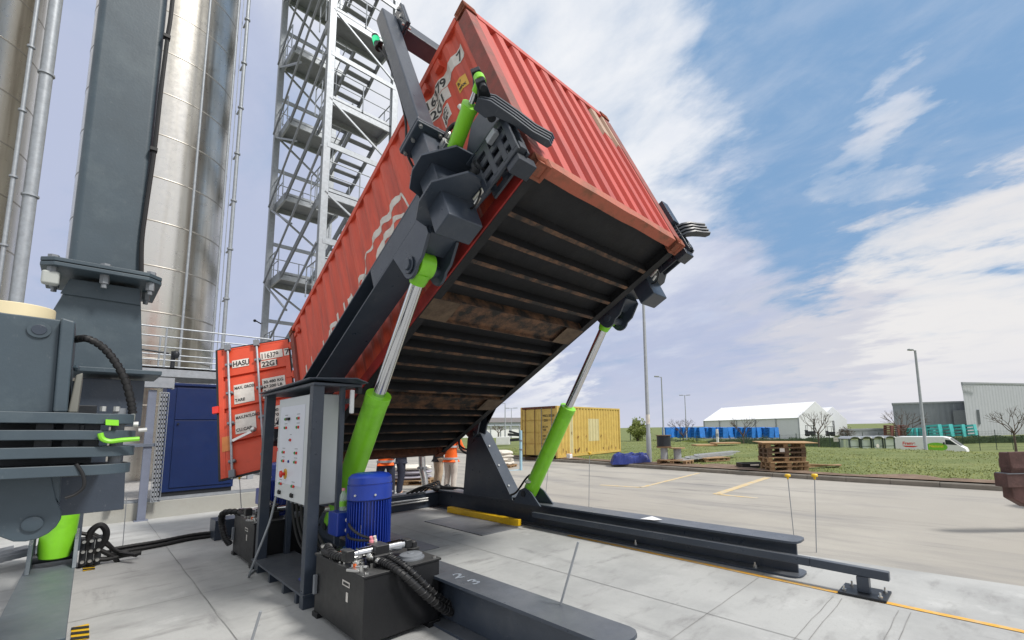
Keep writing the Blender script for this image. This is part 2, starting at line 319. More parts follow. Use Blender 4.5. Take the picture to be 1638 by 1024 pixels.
# ------------------------------------------------------------------ ground
KX=[-400,-60,-26,-12.4,-5,-2.3,1.5,5,8.4,14,60,400]; KY=[90,30,17.5,13.6,12.95,12.45,12.1,11.8,11.75,11.9,14,40]
def kerb_y(x): return float(np.interp(x,KX,KY))
def gz(x,y):
    s=y-kerb_y(x)
    if s<0: return -.05
    d0=np.clip(27.5+(2-x)*.45,22,46); q=np.clip((y-d0)/9,0,1); q=q*q*(3-2*q)
    return .12+.05*min(1,s/9)-2.25*float(q)+.03*math.sin(x*.9+y*.6)*min(1,s/3)
def nodemat(name,stops,scales,rough,bump,bs,detail=(8,8)):
    m=bpy.data.materials.new(name); m.use_nodes=True; n=m.node_tree.nodes; l=m.node_tree.links; b=n['Principled BSDF']; b.inputs['Roughness'].default_value=rough
    tc=n.new('ShaderNodeTexCoord'); o=tc.outputs['Object']
    def nz(s,d=8,r=.6,st=None):
        t=n.new('ShaderNodeTexNoise'); t.inputs['Scale'].default_value=s; t.inputs['Detail'].default_value=d; t.inputs['Roughness'].default_value=r
        if st: mp=n.new('ShaderNodeMapping'); mp.inputs['Scale'].default_value=st; l.new(o,mp.inputs[0]); l.new(mp.outputs[0],t.inputs['Vector'])
        else: l.new(o,t.inputs['Vector'])
        return t.outputs['Fac']
    c=None
    for (col,lo,hi,sc,st,d) in stops:
        if c is None:
            rgb=n.new('ShaderNodeRGB'); rgb.outputs[0].default_value=(*col,1); c=rgb.outputs[0]; continue
        r=n.new('ShaderNodeMapRange'); r.interpolation_type='SMOOTHSTEP'; l.new(nz(sc,d,.65,st),r.inputs[0]); r.inputs[1].default_value=lo; r.inputs[2].default_value=hi
        mx=n.new('ShaderNodeMix'); mx.data_type='RGBA'; l.new(r.outputs[0],mx.inputs[0]); l.new(c,mx.inputs[6]); mx.inputs[7].default_value=(*col,1); c=mx.outputs[2]
    l.new(c,b.inputs['Base Color'])
    bp=n.new('ShaderNodeBump'); bp.inputs['Strength'].default_value=bump; bp.inputs['Distance'].default_value=.01; l.new(nz(bs,6,.7),bp.inputs['Height']); l.new(bp.outputs[0],b.inputs['Normal'])
    K[name]=m; return m
nodemat('pad_concrete',[((.42,.425,.415),0,0,0,None,0),((.33,.335,.33),.40,.66,.7,None,8),((.49,.495,.485),.55,.8,2.2,None,8),((.27,.27,.265),.52,.72,4.,(1,.35,1),9),((.22,.22,.22),.58,.74,1.3,(.3,1.4,1),10),((.24,.24,.235),.69,.76,6,None,3),((.36,.36,.35),.58,.70,60,None,3)],0,.82,.25,90)
nodemat('yard_asphalt',[((.345,.325,.288),0,0,0,None,0),((.40,.378,.335),.4,.7,.35,None,7),((.26,.25,.235),.46,.70,.55,(.35,1.6,1),9),((.17,.165,.16),.54,.72,.9,(.22,1.9,1),10),((.30,.29,.27),.55,.72,45,None,4),((.58,.54,.47),.66,.76,80,None,3)],0,.9,.5,70)
nodemat('turf',[((.12,.15,.04),0,0,0,None,0),((.18,.20,.065),.42,.66,.45,None,8),((.10,.135,.038),.52,.7,1.1,None,8),((.22,.19,.10),.60,.76,.7,None,10),((.12,.15,.04),.5,.75,9,None,6)],0,.95,.8,14)
def grid_sheet():
    xs=sorted(set([-1500,-800,-400,-200,-120,-90]+list(range(-70,46,2))+[60,90,140,300,700,1500])); ys=sorted(set([-800,-300,-100,-40,-10,0,5,9]+[10+.5*i for i in range(20)]+list(range(20,62,1))+[66,72,80,95,120,160,260,500,900,1800]))
    mb=MB(); nx=len(xs)
    mb.add([(x,y,gz(x,y) if y-kerb_y(x)>.55 else -.06) for y in ys for x in xs],[(j*nx+i,j*nx+i+1,(j+1)*nx+i+1,(j+1)*nx+i) for j in range(len(ys)-1) for i in range(nx-1)])
    o=mb.build('ground','turf',recalc=False,smooth=180); tag(o,kind='structure')
grid_sheet()
kp=[(x,kerb_y(x)) for x in [-60,-45,-35,-26,-20,-16,-12.4,-9,-5,-2.3,0,1.5,3,5,7,8.4,11,14,30,45]]
mb=MB().sheet([(45,-30,0),]+[(x,y,0) for x,y in reversed(kp)]+[(-60,-30,0)]); tag(mb.build('yard','yard_asphalt',recalc=False),kind='structure')
mb=MB().sheet([(14,-12,.004),(14,4.35,.004),(6.2,3.72,.004),(2,3.6,.004),(-4.2,3.6,.004),(-4.2,-12,.004)]); tag(mb.build('concrete_pad','pad_concrete',recalc=False),kind='structure')
def strip(pts,w,z,name,mt,kind='structure'):
    mb=MB()
    for a,b in zip(pts[:-1],pts[1:]):
        a=V((a[0],a[1],z)); b=V((b[0],b[1],z)); n=V((-(b-a).y,(b-a).x,0)).normalized()*w/2
        mb.add([a-n,b-n,b+n,a+n],[(0,1,2,3)])
    o=mb.build(name,mt,recalc=False); tag(o,kind=kind); return o
K['joint']=mat('joint_sealant',(.20,.20,.195),.9,0,.3,2,0,60,(.36,.36,.35),.9,.6)
def wob(a,b,n=14,j=.006): 
    return [(a[0]+(b[0]-a[0])*i/n+(rnd()-.5)*j,a[1]+(b[1]-a[1])*i/n+(rnd()-.5)*j) for i in range(n+1)]
for a,b in [((-4.2,1.36),(14,1.36)),((-4.2,-1.42),(14,-1.42)),((6.03,-10),(6.03,3.7)),((1.9,-10),(1.9,3.6)),((-2.0,-10),(-2.0,3.6))]:
    strip(wob(a,b,60,.007),.0065,.0085,'pad_joint','joint')
for i,x in enumerate((6.72,6.80,7.22,7.30)): strip(wob((x,.3),(x+.02,2.45),10,.012),.006,.0085,'saw_cut','joint')
strip(wob((3.17,2.665),(12,2.47),30,.008),.062,.009,'yellow_line','yline')
for pp,w in [([(1118,757),(1025,780),(960,776)],.13),([(1228,764),(1146,791)],.2),([(1146,791),(1212,797)],.13)]:
    strip([onz(*q)[:2] for q in pp],w,.0045,'bay_marking','rline')
mb=MB()                                                # kerb stones
prof=[(-.0,-.06),(-.0,.10),(.02,.125),(.14,.125),(.16,.10),(.16,-.06)]
L=[]
for (x0,y0),(x1,y1) in zip(kp[:-1],kp[1:]):
    k=max(1,int(abs(x1-x0)/1.0)); L+=[(x0+(x1-x0)*i/k,kerb_y(x0+(x1-x0)*i/k)) for i in range(k)]
L.append(kp[-1])
for a,b in zip(L[:-1],L[1:]):
    a=V((*a,0)); b=V((*b,0)); d=(b-a); g=d.normalized()*.006; n=V((-d.y,d.x,0)).normalized(); j=(rnd()-.5)*.012
    mb.prism([a+g+n*p+V((0,0,h+j)) for p,h in prof],d-2*g)
tag(mb.build('kerb','kerb',bevel=0),kind='structure')
mb=MB(); pr=[]                                         # trodden soil behind the kerb
xs=[-30+.25*i for i in range(200)]
vs=[]
for i,x in enumerate(xs):
    w=.55+.35*math.sin(x*.8+1)+.3*math.sin(x*2.3)+.25*rnd()+(.5 if 0<x<7 else 0)+(.7 if -4<x<0 else 0); y0=kerb_y(x)+.14; w=max(.75,w)
    for q in (0,.33,.66,1.): vs.append((x,y0+w*q,gz(x,y0+w*q)+.03*(1-q)+(.045*rnd() if 0<q<1 else .004)))
mb.add(vs,[(i*4+k,(i+1)*4+k,(i+1)*4+k+1,i*4+k+1) for i in range(len(xs)-1) for k in range(3)])
tag(mb.build('soil','soil',recalc=False,smooth=180),kind='structure')
def grass():
    n=70000; rs=np.random.RandomState(3)
    x=rs.uniform(-19,15,n); s=0.3+19*rs.rand(n)**1.5; ky=np.interp(x,KX,KY); y=ky+s
    nzv=np.sin(x*1.3+y*.7)+np.sin(x*.5-y*1.1+2)+np.sin(x*3.1+y*2.3); keep=(rs.rand(n)<.7+.08*nzv)&((s>1.0)|(rs.rand(n)<.25)); x,y,s=x[keep],y[keep],s[keep]; n=len(x)
    z=np.array([gz(a,b) for a,b in zip(x,y)]); h=rs.uniform(.015,.042,n)*(1+.8*(rs.rand(n)<.05)); a=rs.uniform(0,6.28,n); w=rs.uniform(.008,.018,n)*1.3; lx,ly=rs.normal(0,.03,n),rs.normal(0,.03,n)
    v=np.zeros((n,3,3)); v[:,0]=np.stack([x-np.cos(a)*w,y-np.sin(a)*w,z-.005],1); v[:,1]=np.stack([x+np.cos(a)*w,y+np.sin(a)*w,z-.005],1); v[:,2]=np.stack([x+lx,y+ly,z+h],1)
    me=bpy.data.meshes.new('grass'); me.vertices.add(3*n); me.vertices.foreach_set('co',v.ravel()); me.loops.add(3*n); me.loops.foreach_set('vertex_index',np.arange(3*n)); me.polygons.add(n); me.polygons.foreach_set('loop_start',np.arange(0,3*n,3)); me.update(); me.validate()
    me.materials.append(K['blade']); o=bpy.data.objects.new('grass',me); COL.objects.link(o); tag(o,'short rough grass growing on the bank behind the kerb','grass',kind='stuff')
grass()
# ------------------------------------------------------------------ plinth wall, raised slab
mb=MB().box(-4.45,-4.2,-14,1.5,-.05,.33); simple('plinth_wall',mb,'concrete2','low grey concrete plinth wall running past the foot of the silos','wall',bevel=.012)
mb=MB().sheet([(-4.45,-14,.30),(-4.45,1.5,.30),(-22,1.5,.30),(-22,-14,.30)]); tag(mb.build('gravel_bed','slab',recalc=False),kind='structure')
mb=MB().box(-22,-4.46,1.42,1.5,-.05,.298).box(-22,-21.9,-14,1.41,-.05,.298); simple('slab_edge',mb,'concrete2','rough concrete edge closing the raised bed under the silos','edge')
# cable trays and steel post
def tray(mb,p0,p1,w,up,h=.06,slots=True):
    p0,p1=V(p0),V(p1); d=(p1-p0); L=d.length; a=d/L; u=V(up); s=a.cross(u).normalized()
    for k in (-1,1): mb.bar(p0+s*w/2*k+u*h/2,p1+s*w/2*k+u*h/2,.006,h,u)
    n=int(L/.085)
    for i in range(n+1):
        c=p0+a*(L*i/n); mb.bar(c-s*w/2,c+s*w/2,.03,.005,u)
    for k in (-.28,.0,.28): mb.bar(p0+s*w*k,p1+s*w*k,.025,.005,u)
t=thing('cable_ladder_post','grey steel post at the plinth wall carrying a vertical galvanised cable tray','post',(-4.1,-1.5,0))
MB().box(-.05,.05,-.06,.06,0,2.5).box(-.09,.09,-.1,.1,0,.02).build('post',mat('grey_blue_post',(.16,.18,.24),.5),t,bevel=.006)
mb=MB(); tray(mb,(.06,.17,.35),(.06,.17,2.45),.14,(1,0,0)); mb.build('vertical_tray','galv',t)
mb=MB(); tray(mb,(.0,-.9,2.55),(.0,.3,2.55),.22,(0,0,1),.2); mb.box(-.11,.11,.28,.3,2.53,2.75).build('top_tray','galv',t)
mb=MB()
for i in range(9): mb.tube(spline([(-.08+.02*i,-.9,2.6+.02*rnd()),(-.06+.018*i,-.3,2.68+.05*rnd()),(-.05+.015*i,.1,2.62+.08*rnd()),(-.02+.01*i,.26,2.6)]),.009,6)
mb.build('cables','paper',t)
MB().box(-.6,.08,-.5,.12,1.40,1.46).box(-.55,-.45,-.4,-.3,.3,1.4).box(-.03,.07,-.45,-.38,.3,1.4).build('bracket_table',mat('grey_blue_bracket',(.12,.14,.18),.5),t,bevel=.004)
t=thing('floor_cable_tray','long galvanised cable tray lying along the top of the plinth wall','cable tray',(-4.32,0,.335))
mb=MB(); tray(mb,(0,-9,0),(0,1.3,0),.16,(0,0,1),.05); mb.build('tray','galv',t)
mb=MB()
for i in range(4): mb.tube([(-.05+.03*i,-9,.02),(-.05+.03*i,1.2,.02)],.012,6)
mb.build('cables','rubber',t)
# tray at the far left on the floor
t=thing('wide_cable_tray','wide silver cable tray with cables lying on the floor beside the lime cylinder','cable tray',(0,0,0))
q0=onz(0,905,.1); q1=onz(48,893,.1); d=(q1-q0).normalized()
for k in range(3):
    mb=MB(); o=V((0,0,.05+.0*k)); s=V((-d.y,d.x,0)); tray(mb,q0-d*1.2+s*(.2*k)+o,q1+d*.25+s*(.2*k)+o,.16,(0,0,1),.06); mb.build('tray','galv',t,world=True)
# ------------------------------------------------------------------ silos
def silomat():
    m=mat('stainless_reflection_bands',(.60,.57,.52),.30,.95,.08,3); n=m.node_tree.nodes; l=m.node_tree.links; b=n['Principled BSDF']
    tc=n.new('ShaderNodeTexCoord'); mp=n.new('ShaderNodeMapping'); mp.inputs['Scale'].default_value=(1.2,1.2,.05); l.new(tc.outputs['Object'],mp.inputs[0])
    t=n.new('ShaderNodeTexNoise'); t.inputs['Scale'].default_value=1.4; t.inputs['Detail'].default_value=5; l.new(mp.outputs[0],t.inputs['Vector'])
    r=n.new('ShaderNodeValToRGB'); l.new(t.outputs['Fac'],r.inputs[0]); e=r.color_ramp.elements; e[0].position=.36; e[0].color=(.30,.265,.22,1); e[1].position=.62; e[1].color=(.68,.66,.62,1); q=r.color_ramp.elements.new(.48); q.color=(.56,.53,.47,1)  # dark and bright upright bands paint reflections into the steel's base colour
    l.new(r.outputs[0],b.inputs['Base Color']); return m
K['silo']=silomat(); SEAM=mat('weld_seam_steel',(.33,.31,.28),.45,.8,.1,5)
def silo(x,y,r,label,h=26):
    t=thing('silo',label,'silo',(x,y,.3)); MB()._lathe(V((0,0,0)),V((0,0,1)),[(0,r*.995),(2.2,r*.995),(2.25,r),(h,r),(h+1.2,.4)],96).build('shell','silo',t,smooth=50)
    for k in range(17):
        z=2.2+k*1.45; MB()._lathe(V((0,0,z)),V((0,0,1)),[(0,r+.001),(.012,r+.006),(.035,r+.006),(.05,r+.001)],96).build('weld_seam',SEAM,t,smooth=60)
    return t
SX=-12.6
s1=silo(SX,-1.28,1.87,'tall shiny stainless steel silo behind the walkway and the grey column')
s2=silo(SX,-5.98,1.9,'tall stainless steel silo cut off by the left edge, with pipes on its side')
def vpipe(par,x,y,r,z0,z1,step,mt='galv',clamp=True,name='pipe'):
    p=MB().cyl((x,y,z0),(x,y,z1),r,n=14).build(name,mt,par,world=True)
    if clamp:
        z=z0+.6
        while z<z1:
            MB()._lathe(V((x,y,z)),V((0,0,1)),[(0,r+.004),(.0,r+.035),(.05,r+.035),(.05,r+.004)],14).bar((x-.02,y,z+.025),(x-.5,y-.02,z+.025),.05,.03).build('clamp','galv',p,world=True); z+=step
# pipes on the silos
q=onx(368,400,-10.6); vpipe(s1,-10.6,q.y,.055,.3,26,1.75); q2=onx(352,400,-10.7); vpipe(s1,-10.75,q2.y,.03,.3,26,2.6,clamp=False); vpipe(s1,-10.7,(q.y+q2.y)/2,.012,.3,26,3,clamp=False,name='cable')
q=onx(303,400,-10.3); vpipe(s1,-10.42,q.y,.035,.3,26,3,clamp=False)
q=onx(50,300,-10.55); vpipe(s2,-10.55,q.y,.13,.3,26,3.6); q=onx(19,300,-10.5); vpipe(s2,-10.5,q.y,.045,.3,26,1.9)
# ------------------------------------------------------------------ blue locker
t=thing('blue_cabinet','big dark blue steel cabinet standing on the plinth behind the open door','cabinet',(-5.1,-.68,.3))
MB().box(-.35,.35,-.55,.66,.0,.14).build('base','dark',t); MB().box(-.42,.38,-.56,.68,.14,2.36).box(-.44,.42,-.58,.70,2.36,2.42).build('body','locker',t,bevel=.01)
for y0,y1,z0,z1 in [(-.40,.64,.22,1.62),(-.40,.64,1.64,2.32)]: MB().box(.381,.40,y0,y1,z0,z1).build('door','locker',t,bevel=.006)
MB().cyl((.40,-.34,1.55),(.43,-.34,1.55),.018,n=12).build('lock','dark',t)
# ------------------------------------------------------------------ walkway
t=thing('service_walkway','raised galvanised walkway with pipe handrails in front of the shiny silo','walkway',(-8,0,3.2))
MB().box(-1.6,0,-7,1.35,.17,.21).build('deck','galv',t); MB().box(-.06,.0,-7,1.35,-.03,.21).box(-1.6,-1.54,-7,1.35,-.03,.21).build('edge_beam','galv',t)
for y in (-4,.95): MB().box(-.2,-.06,y,y+.14,-2.9,-.03).build('column','galv',t)
def railing(par,pts,h=1.08,step=1.25,mids=(.55,.2),r=.021,mt='galv'):
    pts=[V(p) for p in pts]
    rl=MB()
    for a,b in zip(pts[:-1],pts[1:]):
        rl.tube([a+V((0,0,h)),b+V((0,0,h))],r,8)
        for m in mids: rl.tube([a+V((0,0,m)),b+V((0,0,m))],r*.8,8)
        n=max(1,round((b-a).length/step))
        for i in range(n+1):
            p=a+(b-a)*i/n; rl.tube([p,p+V((0,0,h))],r,8)
    return rl.build('railing',mt,par)
railing(t,[(-.05,-7,.21),(-.05,1.32,.21),(-1.55,1.32,.21)]); railing(t,[(-1.55,-7,.21),(-1.55,1.32,.21)])
mb=MB().tube(spline([(-1.0,-2.2,.75),(-.95,-1.6,.78),(-.9,-.9,.72)]),.03,8).blob((-.9,-.75,.7),(.08,.08,.12)).cyl((-1,-.8,.3),(-1,-.8,.8),.05).build('valve','dark',t)
# ------------------------------------------------------------------ stair tower
def tower():
    t=thing('stair_tower','tall galvanised steel stair tower with landings and handrails behind the red container','stair tower',(-10.8,3.55,0))
    x0,x1,y0,y1=-14.0,-7.55,2.42,4.68; H=30
    P=lambda *q: tuple(q)
    for (x,y) in ((x0,y0),(x1,y0),(x0,y1),(x1,y1)): 
        MB().box(x-.11,x+.11,y-.11,y+.11,0,H).build('leg','galv',t,bevel=.01,world=True)
    ym=(y0+y1)/2; step=3.38; zf0=9.65-2*step; zl0=8.05-2*step
    for k in range(0,8):
        zf=zf0+step*k; zl=zl0+step*k
        # landings
        for nm,xa,xb,z in (('landing',x1-1.1,x1-.0,zf),('landing',x0,x0+1.5,zl)):
            if z<1: continue
            MB().box(xa,xb,y0+.1,y1-.1,z-.03,z).build(nm,'galv2',t,world=True)
            MB().box(xa,xa+.07,y0+.1,y1-.1,z-.24,z-.032).box(xb-.07,xb,y0+.1,y1-.1,z-.24,z+.1).box(xa+.071,xb-.071,y0+.08,y0+.15,z-.24,z+.1).box(xa+.071,xb-.071,y1-.15,y1-.08,z-.24,z+.1).build('landing_beam','galv',t,world=True)
        if zf>1:
            e=x1+.0; railing(t,[V((e+.02,y0+.12,zf))-t.location,V((e+.02,y1-.12,zf))-t.location],1.05,.9,(.55,)); railing(t,[V((x1-1.4,y0+.02,zf))-t.location,V((x1-.1,y0+.02,zf))-t.location],1.05,.7,(.55,)); railing(t,[V((x1-1.4,y1-.02,zf))-t.location,V((x1-.1,y1-.02,zf))-t.location],1.05,.7,(.55,))
        if zl>1:
            railing(t,[V((x0+.02,y0+.12,zl))-t.location,V((x0+.02,y1-.12,zl))-t.location],1.05,.9,(.55,)); railing(t,[V((x0+.1,y0+.02,zl))-t.location,V((x0+1.4,y0+.02,zl))-t.location],1.05,.7,(.55,))
        # flights: landing zl -> zf on near side, zf -> next zl on far side
        for (xa,za,xb,zb,ya,yb) in ((x0+1.5,zl,x1-1.1,zf,y0+.12,ym-.06),(x0+1.5,zl,x1-1.1,zf,ym+.06,y1-.12)):
            if min(za,zb)<.5: continue
            st=MB()
            for yy in ((ya,yb) if ya>ym else (ya,)): st.bar((xa,yy,za-.08),(xb,yy,zb-.08),.05,.24)
            st.build('stringer','galv2',t,world=True)
            tr=MB()
            n=8
            for i in range(1,n):
                q=i/n; xx=xa+(xb-xa)*q; z=za+(zb-za)*q; tr.box(xx-.13,xx+.13,ya+.03,yb-.03,z-.03,z)
            if ya>ym: tr.build('treads','galv2',t,world=True)
            hr=MB()
            for yy in (ya,):
                for h in (1.0,): hr.tube([(xa,yy,za+h),(xb,yy,zb+h)],.02,8)
                for q in (0,.5,1): hr.tube([(xa+(xb-xa)*q,yy,za+(zb-za)*q),(xa+(xb-xa)*q,yy,za+(zb-za)*q+1.0)],.018,8)
            if ya>ym: hr.build('handrail','galv',t,world=True)
        zh=zf+step/2                                   # half-level double channel and bracing
        MB().box(x1-.05,x1+.05,y0+.11,y1-.11,zh-.09,zh+.03).box(x1+.06,x1+.12,y0+.0,y1-.0,zh-.2,zh-.05).build('cross_channel','galv',t,world=True)
        MB().bar((x1+.08,y0,zf-.1),(x1+.08,y1,zf-step/2+.1),.06,.06).build('brace','galv',t,world=True)
        if k%2 == 0 or True: MB().bar((x0,y0-.13,zl-.1),(x1,y0-.13,zl+step*.92),.06,.06).build('brace','galv',t,world=True)
        MB().bar((x0,y0-.05,zl-.2),(x0+3.2,y0-.05,zl-1.9),.06,.06).build('brace','galv',t,world=True)
        MB().bar((x0-.05,y0,zl-.1),(x0-.05,y1,zl-step/2),.07,.07).build('brace','galv',t,world=True)
        MB().box(x0-.05,x0+.05,y0+.11,y1-.11,zl+step/2-.08,zl+step/2+.06).build('cross_channel','galv',t,world=True)
    for z in (6.2,): MB().bar((x0-.1,y0-.1,z),(x0-.1,y0-.3,z+.1),.04,.04).blob((x0-.1,y0-.33,z+.1),.06).build('lamp_bracket','dark',t,world=True)
tower()
# ------------------------------------------------------------------ far buildings
def base_z(p): return gz(p.x,p.y)
def clad(name,label,cat,pts,z0,z1,mt,pitch,extra=None):
    """flat-roofed hall over a plan polygon, its walls ribbed with standing seams"""
    t=thing(name,label,cat,(pts[0].x,pts[0].y,z0))
    for a,b in zip(pts,pts[1:]+pts[:1]):
        d=b-a; d.z=0; L=d.length; u=d/L; n=V((u.y,-u.x,0)); mb=MB(); vs=[]; 
        k=max(2,int(L/pitch)); 
        for i in range(k):
            for q,o in ((0,0),(.35,0),(.45,.035),(.85,.035),(.95,0)): vs.append((a+u*(L*(i+q)/k)+n*o))
        vs.append(b); m=len(vs)
        mb.add([V((q.x,q.y,z0)) for q in vs]+[V((q.x,q.y,z1)) for q in vs],[(i,i+1,m+i+1,m+i) for i in range(m-1)])
        mb.build('wall',mt,t,world=True,recalc=False,smooth=10)
    MB().prism([V((q.x,q.y,z1)) for q in pts],(0,0,.12)).build('roof',mt,t,world=True)
    mb=MB()
    for a,b in zip(pts,pts[1:]+pts[:1]): mb.bar(V((a.x,a.y,z1+.05)),V((b.x,b.y,z1+.05)),.35,.4)
    mb.build('parapet','lampgrey',t,world=True); return t
Z2=-2.1
def hz(px,d,y): # height of image row y at depth d
    r=ray(px,y); return CAM.z+r.z*d
a=atd(1548,104,Z2); b=atd(1760,120,Z2); ext=(b-a); nn=ray(1552,690); nn.z=0; nn=nn.normalized()*40
h1=clad('light_hall','tall pale grey clad hall at the right edge of the view','hall',[a,b,b+nn,a+nn],Z2,hz(1548,104,612),'hall',1.1)
MB().bar(V((a.x,a.y,hz(1548,104,616)))-nn*.03,V((a.x,a.y,hz(1548,104,616)))-nn*.05+ext*.12,.3,.25).build('wall_lamp','lampgrey',h1,world=True)
a=atd(1432,112,Z2); b=atd(1556,108,Z2); ext=(b-a); nn=ray(1440,690); nn.z=0; nn=nn.normalized()*30
h2=clad('dark_hall','low dark grey clad hall beside the tall pale hall','hall',[a,b,b+nn,a+nn],Z2,hz(1432,112,646),'halld',1.2)
cc=atd(1549,107.0,Z2); cc.z=hz(1549,107,668); MB().box(cc.x-2.4,cc.x+2.4,cc.y-.8,cc.y,cc.z-1.6,cc.z+1.8).build('duct_unit','galv2',h2,world=True)
a=atd(1343,118,Z2); b=atd(1418,118,Z2); ext=b-a; nn=ray(1350,690); nn.z=0; nn=nn.normalized()*12
clad('low_shed','long low grey shed roof behind the glass shelters','shed',[a,b,b+nn,a+nn],Z2,hz(1380,118,688),'hall',1.5)
a=atd(700,95,Z2); b=atd(845,110,Z2); ext=b-a; nn=V((-ext.y,ext.x,0)).normalized()*20
t=thing('canopy_building','long white building with a grey roof band left of the yellow container','building',a)
MB().prism([V((q.x,q.y,Z2)) for q in (a,b,b+nn,a+nn)],(0,0,hz(820,105,681)-Z2)).build('wall','white',t,world=True)
z=hz(820,105,681); MB().prism([V((q.x,q.y,z)) for q in (a-nn*.03,b-nn*.03,b+nn,a+nn)],(0,0,.8)).build('fascia',mat('pale_blue_fascia',(.42,.46,.52),.5),t,world=True)
MB().prism([V((q.x,q.y,z+.8)) for q in (a-nn*.05,b-nn*.05,b+nn,a+nn)],(0,0,hz(820,105,668)-z-.8)).build('roof',mat('grey_roof_band',(.26,.24,.26),.6),t,world=True)
for k in range(9):
    p=a-nn*.1+ext*(k+.5)/9; MB().box(p.x-.12,p.x+.12,p.y-.12,p.y+.12,Z2,z-.02).build('pillar','lampgrey',t,world=True)
def tent(label,A,B,C,ze,zr,nb):
    D=A+(C-B); t=thing('marquee',label,'tent',(A.x,A.y,Z2)); up=lambda p,z: V((p.x,p.y,z))
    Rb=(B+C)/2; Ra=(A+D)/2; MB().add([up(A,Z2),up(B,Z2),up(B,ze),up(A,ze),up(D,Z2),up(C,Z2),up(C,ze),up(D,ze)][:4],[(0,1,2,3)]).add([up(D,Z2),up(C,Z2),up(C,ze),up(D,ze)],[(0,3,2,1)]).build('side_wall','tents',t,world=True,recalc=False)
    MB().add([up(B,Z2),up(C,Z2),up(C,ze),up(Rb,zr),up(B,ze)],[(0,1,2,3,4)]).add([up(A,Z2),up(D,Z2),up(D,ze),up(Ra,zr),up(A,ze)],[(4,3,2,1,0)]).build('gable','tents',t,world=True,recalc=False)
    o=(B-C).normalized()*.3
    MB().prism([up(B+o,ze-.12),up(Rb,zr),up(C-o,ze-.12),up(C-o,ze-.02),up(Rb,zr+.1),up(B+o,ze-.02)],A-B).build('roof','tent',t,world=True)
    for k in range(nb+1):
        q=k/nb; MB().bar(up(A+(B-A)*q,Z2)+o*.4,up(A+(B-A)*q,ze)+o*.4,.22,.22).build('upright','galv',t,world=True)
        MB().bar(up(A+(B-A)*q,ze+.02)+o,up(Ra+(B-A)*q,zr+.13),.14,.08).build('rafter','tents',t,world=True)
    return t
A,B,Cc=atd(1127,128,Z2),atd(1279,100,Z2),atd(1334,112,Z2)
tent('long white marquee hall with a pitched white roof behind the blue crates',A,B,Cc,hz(1279,100,668),hz(1297,106,643),5)
A,B,Cc=atd(1240,150,Z2),atd(1312,125,Z2),atd(1356,138,Z2)
tent('smaller white marquee half hidden behind the long marquee',A,B,Cc,hz(1312,125,672),hz(1330,130,651),3)
# ------------------------------------------------------------------ crates, racks
def slatcrate(name,cat,group,labels,spots,mt,w,d,h,lean,nsl):
    fr=MB(); 
    proto=None
    for i,p in enumerate(spots):
        if proto is None:
            proto=thing(name,labels[i],cat,p,(0,0,0),group)
            mb=MB().box(-w/2,-w/2+.12,-d/2,d/2,0,h).box(w/2-.12,w/2,-d/2,d/2,0,h).box(-w/2+.121,w/2-.121,-d/2+.05,d/2-.05,h-.2,h)
            for k in range(nsl): z=h*(k+.35)/nsl; mb.box(-w/2+.121,w/2-.121,-d/2,-d/2+.06,z,z+h/nsl*.55).box(-w/2+.121,w/2-.121,d/2-.06,d/2,z,z+h/nsl*.55)
            mb.build('slatted_body',mt,proto); o=proto
        else:
            o=copy_tree(proto); o.location=p; o['label']=labels[i]
        o.rotation_euler=(R_(lean[i%len(lean)][0]),R_(lean[i%len(lean)][1]),R_(-20+6*rnd()))
sp=[]
for i in range(20):
    px=1066+i*9.1; p=atd(px,88+rnd()*2,Z2); p.z=hz(px,88,700.5); sp.append(p)
slatcrate('blue_crate','crate','blue crates in a row before the marquee',['blue plastic crate in the long row in front of the white marquee']*20,sp,'bcrate',1.15,1.4,2.05,[(0,3),(0,-6),(0,8),(0,5),(0,-3)],7)
sp=[]
for i in range(4): px=1496+i*18.5; p=atd(px,92,Z2); p.z=hz(px,92,699); sp.append(p)
slatcrate('teal_rack','rack','tall teal racks before the dark hall',['tall teal steel rack in the row of four right of the street lamp']*4,sp,'teal',2.2,1.6,2.5,[(0,-5),(0,-7),(0,-4)],4)
sp=[]
for i in range(5): px=1455+i*8.6; p=atd(px,95,Z2); p.z=hz(px,95,699); sp.append(p)
slatcrate('low_teal_rack','rack','low teal racks before the dark hall',['low teal steel rack left of the street lamp, in front of the dark hall']*5,sp,'teal',1.1,1.2,1.9,[(0,2),(0,-3)],6)
sp=[]
for i in range(3): px=1421+i*12; p=atd(px,96,Z2); p.z=hz(px,96,697.5); sp.append(p)
slatcrate('brown_rack','rack','brown racks above the van',['dark brown steel rack behind the roof of the white van']*3,sp,'brownr',1.5,1.2,2.3,[(0,4),(0,-4)],6)
# ------------------------------------------------------------------ fence and hedges
def fence_line(label,pxs,depth,h,wires):
    pts=[]
    for px in pxs:
        p=atd(px,depth,0); p.z=gz(p.x,p.y)-.02; pts.append(p)
    t=thing('mesh_fence',label,'fence',pts[0])
    for p in pts: MB().box(p.x-.035,p.x+.035,p.y-.035,p.y+.035,p.z,p.z+h).build('fence_post','fence',t,world=True)
    mb=MB()
    for a,b in zip(pts[:-1],pts[1:]):
        for k in range(wires): mb.bar(a+V((0,0,.1+(h-.25)*k/(wires-1))),b+V((0,0,.1+(h-.25)*k/(wires-1))),.012,.012)
        n=14
        for i in range(n): q=a+(b-a)*i/n; mb.bar(q+V((0,0,.1)),q+V((0,0,h-.15)),.008,.008)
    mb.build('wire_mesh','fence',t,world=True)
fence_line('dark green wire mesh fence with slim posts beyond the grass bank',[1008+26.5*i for i in range(26)],55,2.5,8)
